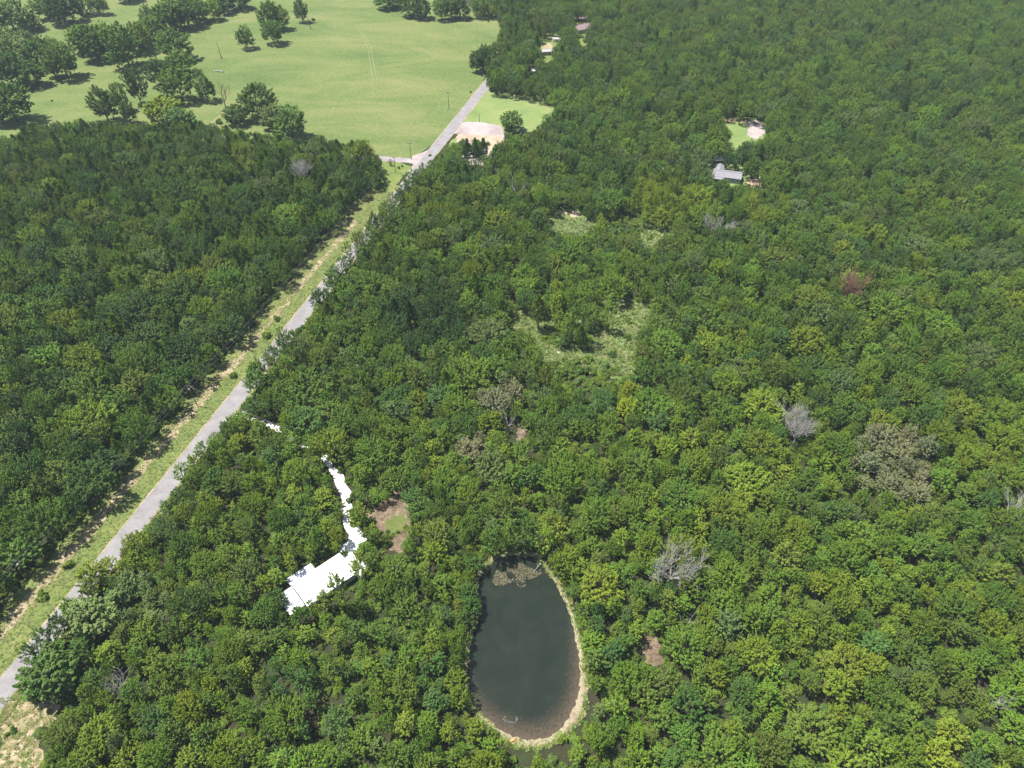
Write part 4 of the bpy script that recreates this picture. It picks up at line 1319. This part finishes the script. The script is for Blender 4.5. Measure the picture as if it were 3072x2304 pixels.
for i, (bx, by, wp, hp, kd, cn, lab) in enumerate(SINGLE):
    p = G(bx, by)
    s = px_per_m(p)
    vis = math.cos(math.atan2(CAM_H, p.y))       # foreshortening of an upright
    Rc = wp / s / 2
    H = max(hp / (s * vis) * .93, Rc * .9)
    c = np.array(PAL[cn]) * random.Random(i).uniform(1.0, 1.3)
    cat = {'broadleaf_tree': 'tree', 'upright_tree': 'tree', 'pine_tree': 'pine'}[kd]
    if kd == B:
        place_tree('field_tree', (p.x, p.y, 0), Rc * 1.05, max(H, Rc * 1.5), c, (i * 2.39) % 6.28, i, lab, cat, 'trees of the pasture and clearings', kd)
    else:
        place_tree(kd, (p.x, p.y, 0), Rc, H, c, (i * 2.39) % 6.28, i, lab, cat, 'trees of the pasture and clearings')
    put(p.x, p.y, Rc * .9)

# ------------------------------------------------------------------ dead trees
def dead_tree(px, py, h, spread, label, mat='dead_wood', n_limb=5, depth=3, seed=1, trunk_r=.28, name='dead_tree', split=.35, z_top=None, twig=1.0, cat='dead tree'):
    g = random.Random(seed)
    p = G(px, py, h * .6)
    t = empty(name, (p.x, p.y, 0), g.uniform(0, 6))
    tag(t, label, cat)
    put(p.x, p.y, spread * .75)
    top = Vector((g.uniform(-.4, .4), g.uniform(-.4, .4), h * split))
    MB().tube([(0, 0, -.3), (0, 0, h * split * .5), top], [trunk_r * 1.2, trunk_r, trunk_r * .8], 8).build('trunk', MAT[mat], t)
    def grow(b, a, d, L, r, lev):
        seg = 4
        pts, rad = [a], [r]
        q = a.copy(); dd = d.copy()
        for k in range(seg):
            dd = (dd + Vector((g.uniform(-.28, .28), g.uniform(-.28, .28), g.uniform(-.1, .22)))).normalized()
            q = q + dd * (L / seg)
            pts.append(q.copy()); rad.append(r * (1 - .8 * (k + 1) / seg) + .012)
            if lev > 0 and k >= 1:
                for _ in range(2 if lev > 1 else 1):
                    sd = (dd + Vector((g.uniform(-1, 1), g.uniform(-1, 1), g.uniform(-.3, .7))) * .9).normalized()
                    grow(b, q.copy(), sd, L * g.uniform(.42, .62) * twig, max(.02, r * .45), lev - 1)
        b.tube(pts, rad, 5 if lev > 1 else 4, False)
    for k in range(n_limb):
        a = 2 * math.pi * (k + g.uniform(-.3, .3)) / n_limb
        el = g.uniform(.5, 1.5)
        d = Vector((math.cos(a) * spread, math.sin(a) * spread, (h * (1 - split)) * el * .8)).normalized()
        b = MB()
        grow(b, top * g.uniform(.75, 1.0), d, math.hypot(spread, h * (1 - split)) * g.uniform(.65, .95), trunk_r * .62, depth - 1)
        b.build('limb', MAT[mat], t)
    return t
dead_tree(2015, 1715, 10.0, 3.9, 'large bleached dead tree with spreading bare limbs right of the pond', n_limb=8, depth=4, seed=4, trunk_r=.24, twig=1.1)
dead_tree(2392, 1300, 11.0, 2.2, 'grey leafless tree with a dense mop of twigs in the right wood', n_limb=9, depth=4, seed=8, trunk_r=.22, twig=1.15)
dead_tree(2545, 880, 12, 3.2, 'dead red-brown tree in the right wood', mat='brown_wood', n_limb=8, depth=4, seed=9, trunk_r=.25, twig=1.1)
dead_tree(1558, 565, 14.5, 2.6, 'white forked snag standing beyond the clearings', n_limb=3, depth=2, seed=12, trunk_r=.3)
dead_tree(1527, 1262, 9.5, 2.2, 'white broken snag in the dark gap below the clearing', n_limb=4, depth=2, seed=13, trunk_r=.3)
dead_tree(912, 530, 12, 2.6, 'grey bare crown at the right edge of the pine wood', n_limb=8, depth=4, seed=14, trunk_r=.22, mat='dead_wood')
dead_tree(3040, 1530, 10, 2.4, 'grey bare tree at the right edge of the picture', n_limb=6, depth=3, seed=15, trunk_r=.22)
dead_tree(352, 2070, 7.5, 1.7, 'small tangle of bare grey branches in the near left wood', n_limb=7, depth=3, seed=16, trunk_r=.14)
dead_tree(668, 290, 11.5, 3.4, 'bare dark dead tree leaning in the pasture clump', mat='brown_wood', n_limb=4, depth=3, seed=18, trunk_r=.3, name='bare_tree')
dead_tree(927, 60, 11.0, 1.2, 'bare trunk beside the upper right lone tree in the pasture', mat='brown_wood', n_limb=3, depth=2, seed=19, trunk_r=.25)
dead_tree(2140, 690, 11.0, 3.5, 'pale grey leafless tree below the grey roofed house', n_limb=7, depth=4, seed=20, trunk_r=.2)
dead_tree(2070, 1862, 8.0, 2.4, 'bare white limb arching from the trees below the bleached dead tree', n_limb=3, depth=2, seed=21, trunk_r=.16)
dead_tree(2980, 2110, 8.0, 2.0, 'small bare branches in the near right wood', n_limb=4, depth=3, seed=22, trunk_r=.12)

# ------------------------------------------------------------------ the wood
def candidates(n, ymin, ymax, g):
    Y = np.sqrt(g.uniform((ymin + 60) ** 2, (ymax + 60) ** 2, n)) - 60
    dep = Y * _cp + CAM_H * _sp
    X = g.uniform(-1, 1, n) * dep * (W0 / 2 / FPX) * 1.14
    return X, Y

def fill(n, g, shrink=1.0, kinds=None, k=.74):
    X, Y = candidates(n, 22, 760, g)
    pp, dep = proj(np.stack([X, Y, np.full(n, 8.0)], 1))
    pars = [zone_pars(pp[i, 0], pp[i, 1], g.uniform(), g) for i in range(n)]
    if kinds: pars = [(kinds, a[1], a[2]) for a in pars]
    Rc = np.array([a[1] for a in pars]) * shrink
    H = np.array([a[2] for a in pars]) * (.45 + .55 * shrink)
    if kinds == 'shrub': H = H * .0 + Rc * 1.5
    if kinds == 'wide_tree':
        Rc = np.clip(Rc, 4.6, 7.6) * np.where(pp[:, 1] > 1450, .82, 1.0)
        H = np.clip(H * .86, 9.5, 15.5)
    if kinds == 'upright_tree': Rc = np.minimum(Rc, 2.4)
    bad = blocked(X, Y, Rc, H)
    for i in np.nonzero(~bad)[0]:
        if near_ok(X[i], Y[i], Rc[i], k):
            put(X[i], Y[i], Rc[i])
            TREES.append([pars[i][0], X[i], Y[i], Rc[i], H[i], colour_for(pp[i, 0], pp[i, 1], g, pars[i][0])])

gen = np.random.default_rng(21)
# trees along the right of the road lean over it
_s = gen.uniform(-45, 240, 900); _o = gen.uniform(RW / 2 + 1.25, RW / 2 + 4.5, 900)
_X = np.array([road_pt(a, b).x for a, b in zip(_s, _o)]); _Y = np.array([road_pt(a, b).y for a, b in zip(_s, _o)])
_R = np.where(_s > 95, gen.uniform(2.8, 4.4, 900), gen.uniform(2.4, 3.8, 900)); _H = np.where(_s > 95, gen.uniform(11.5, 14.0, 900), gen.uniform(9.5, 12.5, 900))
_bad = blocked(_X, _Y, _R, _H, .42)
_pp, _ = proj(np.stack([_X, _Y, np.full(900, 6.0)], 1))
for i in np.nonzero(~_bad)[0]:
    if near_ok(_X[i], _Y[i], _R[i], .66):
        put(_X[i], _Y[i], _R[i])
        kd = 'upright_tree' if gen.uniform() < .4 else 'broadleaf_tree'
        TREES.append([kd, _X[i], _Y[i], min(_R[i], 2.8) if kd == 'upright_tree' else _R[i], _H[i], colour_for(_pp[i, 0], _pp[i, 1], gen, kd)])
_lb = loop_offset(POND, 1.6)
for i in range(0, nP):
    x, y = _lb[i]
    if x < POND_C[0] - 4 and y > POND_C[1] - 15:
        rc, h = gen.uniform(2.2, 3.3), gen.uniform(7.5, 10)
        if near_ok(x, y, rc, .62):
            put(x, y, rc)
            TREES.append(['broadleaf_tree', x - .6, y, rc, h, ['deep green', 'mid green', 'fresh green', 'yellow-green'][int(gen.integers(4))]])
fill(5200, gen, 1.5, 'wide_tree', 1.02)
fill(30000, gen, 1.0, None, .68)
fill(30000, gen, .8, None, .68)
fill(30000, gen, .6, 'upright_tree', .66)
fill(24000, gen, .5, 'shrub', .62)
fill(24000, gen, .34, 'shrub', .6)

arr = np.array([[t[1], t[2], t[4] * .6] for t in TREES])
tp, td_ = proj(arr)
size_px = np.array([t[3] for t in TREES]) * FPX / td_
inside = (tp[:, 0] > -20) & (tp[:, 0] < W0 + 20) & (tp[:, 1] > -10) & (tp[:, 1] < H0 + 20)
order = np.argsort(-size_px)
single_idx = []
CAP = 290
cnt = {}
for i in order:
    kd = TREES[i][0]
    if inside[i] and cnt.get(kd, 0) < CAP:
        cnt[kd] = cnt.get(kd, 0) + 1
        single_idx.append(int(i))
single_set = set(single_idx)

# landmarks for the labels
LM = {'the pond': (1570, 1950), 'the white house': (950, 1730), 'the bleached dead tree': (2010, 1700), 'the mop-headed grey tree': (2392, 1310), 'the red-brown dead tree': (2545, 870),
      'the grassy clearing': (1800, 990), 'the transformer pole': (590, 1190), 'the road junction': (1250, 485), 'the dirt yard': (1165, 1540), 'the near corner clearing': (60, 2190), 'the tan crowned tree': (2700, 1380),
      'the silvery shrub': (2460, 2095), 'the grey roofed house': (2185, 520), 'the white snag': (1527, 1262), 'the grey bare crown': (912, 530), 'the sandy mound': (1700, 640), 'the right picture edge': (3072, 2000),
      'the bottom picture edge': (1100, 2304), 'the left picture edge': (0, 1300), 'the driveway': (1030, 1440), 'the far pasture': (500, 380)}
SHAPE = {'wide_tree': 'wide crowned tree', 'broadleaf_tree': 'broadleaf tree', 'upright_tree': 'upright tree', 'pine_tree': 'pine', 'shrub': 'low shrub'}
CATS = {'wide_tree': 'tree', 'broadleaf_tree': 'tree', 'upright_tree': 'tree', 'pine_tree': 'pine', 'shrub': 'shrub'}
buckets = {}
for i in single_idx:
    kd, x, y, rc, h, cn = TREES[i]
    px, py = tp[i]
    nm = min(LM, key=lambda k: (LM[k][0] - px) ** 2 + (LM[k][1] - py) ** 2)
    dx, dy = px - LM[nm][0], py - LM[nm][1]
    side = ('right of' if dx > 0 else 'left of') if abs(dx) > abs(dy) * 1.1 else ('below' if dy > 0 else 'above')
    if 'picture edge' in nm: side = 'near'
    buckets.setdefault((kd, cn, nm, side), []).append((math.hypot(dx, dy), i))
ORD = ['nearest', 'second nearest', 'third nearest', 'fourth nearest', 'fifth nearest', 'sixth nearest', 'seventh nearest', 'eighth nearest', 'ninth nearest', 'tenth nearest', 'eleventh nearest', 'twelfth nearest', 'thirteenth nearest', 'fourteenth nearest', 'fifteenth nearest', 'sixteenth nearest', 'seventeenth nearest', 'eighteenth nearest']
for (kd, cn, nm, side), lst in buckets.items():
    lst.sort()
    for r_, (d_, i) in enumerate(lst):
        _, x, y, rc, h, _ = TREES[i]
        if len(lst) == 1: lab = '%s %s %s %s' % (cn, SHAPE[kd], side, nm)
        elif r_ < 18: lab = '%s %s %s %s, %s of its kind' % (cn, SHAPE[kd], side, nm, ORD[r_])
        else: lab = '%s %s %s %s, among the farther ones' % (cn, SHAPE[kd], side, nm)
        rr = random.Random(i)
        v = rr.uniform(.84, 1.18)
        tint = np.array(PAL[cn]) * np.array([v * rr.uniform(.86, 1.04), v, v * rr.uniform(.85, 1.15)])
        place_tree(kd, (x, y, 0), rc, h, tint, rr.uniform(0, 6.28), rr.randrange(1000), lab, CATS[kd], 'trees of the near wood' if kd != 'shrub' else 'shrubs of the near wood')

# everything farther off or past the first few hundred of a kind is one woodland mass
def mass_object(name, rows, label, tints, protos, kindlabel='stuff'):
    me = bpy.data.meshes.new(name)
    n = len(rows)
    me.vertices.add(n)
    me.vertices.foreach_set('co', np.array([r[0] for r in rows], np.float32).ravel())
    def attr(nm, ty, key, vals):
        a = me.attributes.new(nm, ty, 'POINT')
        a.data.foreach_set(key, np.asarray(vals).ravel())
    attr('rot', 'FLOAT_VECTOR', 'vector', np.array([r[1] for r in rows], np.float32))
    attr('scl', 'FLOAT_VECTOR', 'vector', np.array([r[2] for r in rows], np.float32))
    attr('variant', 'INT', 'value', np.array([r[3] for r in rows], np.int32))
    attr('tint', 'FLOAT_COLOR', 'color', np.array([[*t, 1] for t in tints], np.float32))
    o = link(name, me)
    ng = bpy.data.node_groups.new(name + '_nodes', 'GeometryNodeTree')
    ng.interface.new_socket('Geometry', in_out='INPUT', socket_type='NodeSocketGeometry')
    ng.interface.new_socket('Geometry', in_out='OUTPUT', socket_type='NodeSocketGeometry')
    gi, go = ng.nodes.new('NodeGroupInput'), ng.nodes.new('NodeGroupOutput')
    ci = ng.nodes.new('GeometryNodeCollectionInfo')
    ci.inputs['Collection'].default_value = protos
    ci.inputs['Separate Children'].default_value = True
    ci.inputs['Reset Children'].default_value = True
    ip = ng.nodes.new('GeometryNodeInstanceOnPoints')
    ip.inputs['Pick Instance'].default_value = True
    def na(nm, ty):
        q = ng.nodes.new('GeometryNodeInputNamedAttribute')
        q.data_type = ty
        q.inputs['Name'].default_value = nm
        return q.outputs['Attribute']
    L = ng.links
    L.new(gi.outputs[0], ip.inputs['Points'])
    L.new(ci.outputs[0], ip.inputs['Instance'])
    L.new(na('variant', 'INT'), ip.inputs['Instance Index'])
    L.new(na('rot', 'FLOAT_VECTOR'), ip.inputs['Rotation'])
    L.new(na('scl', 'FLOAT_VECTOR'), ip.inputs['Scale'])
    L.new(ip.outputs[0], go.inputs[0])
    md = o.modifiers.new('scatter', 'NODES')
    md.node_group = ng
    tag(o, label, kind='stuff')
    return o

rows, tints = [], []
for i, (kd, x, y, rc, h, cn) in enumerate(TREES):
    if i in single_set: continue
    rr = random.Random(i)
    r0, h0 = NOM[kd]
    var = rr.randrange(len(PROTO[kd]))
    rows.append(((x, y, 0), (0, 0, rr.uniform(0, 6.28)), (rc / r0, rc / r0, h / h0), LIB_INDEX[(kd, var)]))
    v = rr.uniform(.84, 1.18)
    tints.append(np.array(PAL[cn]) * np.array([v * rr.uniform(.86, 1.04), v, v * rr.uniform(.85, 1.15)]))
mass = mass_object('woodland', rows, 'dense green woodland covering the distance and the gaps', tints, lib)
tag(mass, cat='woodland')
print('TREES', len(TREES), 'single', len(single_idx), 'mass', len(rows), cnt)

# low growth under the trees where the floor shows
_X, _Y = candidates(34000, 25, 340, gen)
_R = gen.uniform(.7, 1.6, 34000); _H = _R * gen.uniform(.9, 1.7, 34000)
_bad = blocked(_X, _Y, _R, _H)
_pp, _ = proj(np.stack([_X, _Y, _H * .5], 1))
rows, tints = [], []
for i in np.nonzero(~_bad)[0]:
    cn = ['mid green', 'fresh green', 'deep green', 'olive green', 'mid green'][int(gen.integers(5))]
    rows.append(((_X[i], _Y[i], 0), (0, 0, gen.uniform(0, 6.28)), (_R[i] / 1.8, _R[i] / 1.8, _H[i] / 3.0), LIB_INDEX[('shrub', int(gen.integers(4)))]))
    tints.append(np.array(PAL[cn]) * gen.uniform(.75, 1.1))
ug = mass_object('undergrowth', rows, 'low leafy undergrowth between the trunks of the wood', tints, lib)
tag(ug, cat='undergrowth')

# ------------------------------------------------------------------ bushes in the clearing and along the verge
def bush(px, py, w, cn, label, hk=1.1):
    p = G(px, py)
    s = px_per_m(p)
    rc = w / s / 2
    place_tree('shrub', (p.x, p.y, 0), rc, rc * hk * 1.4, np.array(PAL[cn]), px % 6.28, int(px), label, 'shrub', 'shrubs of the clearings and verges', 'bush')
for k, (px, py, w, cn, lab) in enumerate([
    (1882, 968, 22, 'mid green', 'small round bush in the upper right of the grassy clearing'), (1884, 1018, 28, 'deep green', 'round dark bush in the middle right of the grassy clearing'),
    (1840, 1068, 30, 'deep green', 'bush left of the bare sandy strip in the clearing'), (1818, 1104, 26, 'blue-green', 'bluish bush at the near edge of the clearing'),
    (1765, 1084, 34, 'fresh green', 'wide bush at the near middle edge of the clearing'), (1725, 1096, 36, 'mid green', 'bush at the near left edge of the clearing'), (1692, 1080, 24, 'fresh green', 'bush beside the white sandy patch'),
    (1910, 905, 24, 'mid green', 'bush at the far right corner of the clearing'), (1888, 925, 14, 'olive green', 'tiny olive bush in the upper right of the clearing'), (1632, 1022, 26, 'fresh green', 'bush left of the low dark tree in the clearing'),
    (1650, 1018, 18, 'fresh green', 'small bush right beside the slim clearing bush'), (1678, 650, 18, 'fresh green', 'bush on the sandy mound'), (1950, 715, 22, 'fresh green', 'bush in the narrow weedy clearing'), (1972, 690, 16, 'yellow-green', 'yellowish bush in the narrow weedy clearing'),
    (22, 2206, 20, 'fresh green', 'leafy sapling leaning in the dry corner clearing'), (42, 2192, 26, 'deep green', 'dark low bush in the dry corner clearing'), (1412, 278, 8, 'deep green', 'small bush on the pasture side of the road'), (1196, 505, 10, 'dark green', 'small dark bush on the grassy corner'),
    (1206, 500, 9, 'deep green', 'bush beside the small dark one on the grassy corner'), (1290, 468, 10, 'olive green', 'weedy bush at the right of the junction'), (1480, 275, 26, 'dark green', 'dark bush at the far corner of the mown lawn'),
    (157, 304, 8, 'dark green', 'tiny dark bush in the meadow left of the creek'), (1466, 66, 6, 'dark green', 'tiny dark bush at the top of the pasture'), (940, 62, 12, 'deep green', 'small bush beside the bare trunk in the pasture'),
    (1690, 1752, 22, 'yellow-green', 'yellow-green bush on the right bank near the far end of the pond'), (1752, 2010, 18, 'yellow-green', 'yellow-green bush on the right bank of the pond'), (1688, 2222, 34, 'fresh green', 'low bush at the near right end of the pond'),
    (660, 370, 22, 'mid green', 'round bush at the far edge of the pine wood'), (700, 1130, 26, 'mid green', 'bush at the foot of the dark wood across from the transformer pole'), (800, 1010, 30, 'fresh green', 'bush at the foot of the dark wood by the middle of the verge'),
    (205, 1700, 34, 'fresh green', 'bright bush on the dry strip at the foot of the dark wood'), (130, 1790, 40, 'fresh green', 'bright bush lower on the dry strip at the foot of the dark wood'), (830, 960, 24, 'mid green', 'bush farther up the foot of the dark wood')]):
    bush(px, py, w, cn, lab)

# ------------------------------------------------------------------ weeds: countless tufts on verge, clearings and banks
def tuft_mesh(seed):
    g = np.random.default_rng(seed)
    n = 26
    a = g.uniform(0, 6.28, n)
    out = np.stack([np.cos(a) * .8, np.sin(a) * .8, g.uniform(.25, .85, n)], 1)
    base = np.stack([np.cos(a) * .25, np.sin(a) * .25, np.zeros(n)], 1) * g.uniform(0, 1.6, (n, 1))
    side = unit(np.cross(out, np.array([0, 0, 1.])))
    s = g.uniform(.5, 1.0, (n, 1))
    P = np.stack([base - side * .12 * s, base + side * .12 * s, base + out * s * .6 + side * .16 * s, base + out * s], 1).reshape(-1, 3)
    return cloud_mesh('tuft', P, g.uniform(0, 1, n), MAT['grass'])
tlib = bpy.data.collections.new('tuft_library')
for s in range(4):
    tlib.objects.link(bpy.data.objects.new('tuft_%d' % s, tuft_mesh(700 + s)))
gw = np.random.default_rng(77)
GR = {'g1': (.175, .25, .05), 'g2': (.22, .28, .07), 'g3': (.33, .31, .14), 'g4': (.15, .24, .045), 'g5': (.22, .29, .10)}
def scatter_poly(px, n, smin, smax, cols):
    P = np.array([list(G(*q))[:2] for q in px])
    lo, hi = P.min(0), P.max(0)
    q = gw.uniform(lo, hi, (n * 3, 2))
    q = q[inpoly(q, P)][:n]
    return [((x, y, .03), gw.uniform(smin, smax), cols[gw.integers(len(cols))]) for x, y in q]
def to_mass(name, items, label):
    rows = [((p), (gw.normal() * .1, gw.normal() * .1, gw.uniform(0, 6.28)), (s, s, s * gw.uniform(.6, 1.1)), int(gw.integers(4))) for p, s, c in items]
    ts = [np.array(GR[c]) * gw.uniform(.8, 1.2) for _, _, c in items]
    o = mass_object(name, rows, label, ts, tlib)
    tag(o, cat='weeds')
it = []
for _ in range(12000):
    s = gw.uniform(-60, 255)
    off = -gw.uniform(RW / 2 + .5, 15.5)
    p = road_pt(s, off)
    it.append(((p.x, p.y, .03), gw.uniform(.2, .5), 'g3' if off < -10 and gw.uniform() < .7 else ['g1', 'g2', 'g2', 'g5', 'g3'][gw.integers(5)]))
for _ in range(900):
    p = road_pt(gw.uniform(-60, 60), gw.uniform(RW / 2 + .5, 6))
    it.append(((p.x, p.y, .03), gw.uniform(.35, .8), ['g1', 'g2', 'g3'][gw.integers(3)]))
to_mass('roadside_weeds', it, 'rough grass and weeds growing on the verge along the road')
CL = [(1520, 940), (1590, 935), (1800, 890), (1900, 885), (1960, 925), (1955, 970), (1925, 1010), (1915, 1120), (1860, 1130), (1700, 1100), (1640, 1090), (1600, 1050), (1560, 1000), (1510, 980)]
it = scatter_poly(CL, 4200, .6, 1.6, ['g1', 'g2', 'g4', 'g5', 'g4', 'g1', 'g2', 'g3'])
it += scatter_poly([(1640, 650), (1740, 655), (1790, 660), (1795, 690), (1740, 712), (1660, 700)], 700, .6, 1.5, ['g1', 'g2', 'g5', 'g5'])
it += scatter_poly([(1915, 660), (2000, 672), (2030, 700), (1990, 730), (1955, 765), (1915, 745)], 700, .6, 1.6, ['g1', 'g2', 'g5'])
to_mass('clearing_weeds', it, 'tall weeds and rough grass filling the clearings in the wood')
it = scatter_poly([(-40, 2120), (60, 2062), (150, 2085), (160, 2175), (115, 2230), (130, 2310), (-20, 2330), (-60, 2200)], 500, .3, .8, ['g3', 'g3', 'g2', 'g1'])
for i in range(nP):
    for _ in range(4):
        f = gw.uniform(.5, 1.2) * bank_w[i]
        q = loop_offset(POND, f)[i]
        it.append(((q[0] + gw.normal() * .3, q[1] + gw.normal() * .3, .1), gw.uniform(.3, .9), ['g1', 'g2', 'g3', 'g4'][gw.integers(4)]))
to_mass('bank_weeds', it, 'weeds and dry grass on the pond bank and the near corner')

# floating brown mat of weed at the far end of the pond
def floating_mat():
    g = np.random.default_rng(5)
    MATc = [(1475, 1745), (1490, 1712), (1530, 1700), (1560, 1690), (1590, 1705), (1620, 1708), (1630, 1722), (1600, 1735), (1575, 1745), (1578, 1762), (1560, 1765), (1545, 1745), (1515, 1755), (1490, 1760)]
    P = np.array([list(G(*q))[:2] for q in MATc])
    lo, hi = P.min(0), P.max(0)
    q = g.uniform(lo, hi, (6000, 2))
    q = q[inpoly(q, P)]
    den = np.sin(q[:, 0] * 1.3 + 2) * np.sin(q[:, 1] * 1.1) + np.sin(q[:, 0] * .6 + q[:, 1] * .8)
    q = q[den + g.normal(size=len(q)) * .5 > -.35][:2600]
    c = np.concatenate([q, g.uniform(.09, .22, (len(q), 1))], 1)
    nrm = np.array([0, 0, 1.]) + g.normal(size=c.shape) * .3
    Pq = leaf_quads(c, nrm, g.uniform(.15, .5, len(c)), g)
    return cloud_mesh('pond_weed', Pq, g.uniform(0, 1, len(c)), MAT['grass'])
pw = link('pond_weed', floating_mat())
pw['tint'] = [.12, .105, .05]
tag(pw, 'brown mat of floating weed at the far end of the pond', 'weed', kind='stuff')
# thin pale scum drifting near the near end
g = np.random.default_rng(6)
a = np.concatenate([g.uniform(2.6, 6.6, 110)])
cc = G(1532, 2155)
c = np.stack([cc.x + np.cos(a) * 1.55 + g.normal(size=110) * .18, cc.y + np.sin(a) * 1.0 + g.normal(size=110) * .14, np.full(110, .1)], 1)
sc_ = link('pond_scum', cloud_mesh('pond_scum', leaf_quads(c, np.array([0, 0, 1.]) + g.normal(size=c.shape) * .05, g.uniform(.06, .2, 110), g), g.uniform(0, 1, 110), MAT['grass']))
sc_['tint'] = [.2, .2, .17]
tag(sc_, 'curl of pale scum floating at the near end of the pond', 'scum', kind='stuff')

# ------------------------------------------------------------------ summer haze over the whole place
hz_m = bpy.data.materials.new('haze_air')
hz_m.use_nodes = True
hn = hz_m.node_tree
hn.nodes.clear()
ho = N(hn, 'ShaderNodeOutputMaterial')
hv = N(hn, 'ShaderNodeVolumePrincipled')
hv.inputs['Color'].default_value = (.74, .88, 1.0, 1)
hv.inputs['Density'].default_value = .00011
hv.inputs['Anisotropy'].default_value = 0.0
hn.links.new(hv.outputs[0], ho.inputs['Volume'])
hb = MB().box((0, 4500, 92.5), (17900, 14900, 187)).build('haze', hz_m)
tag(hb, 'thin pale summer haze over the wood', kind='stuff')
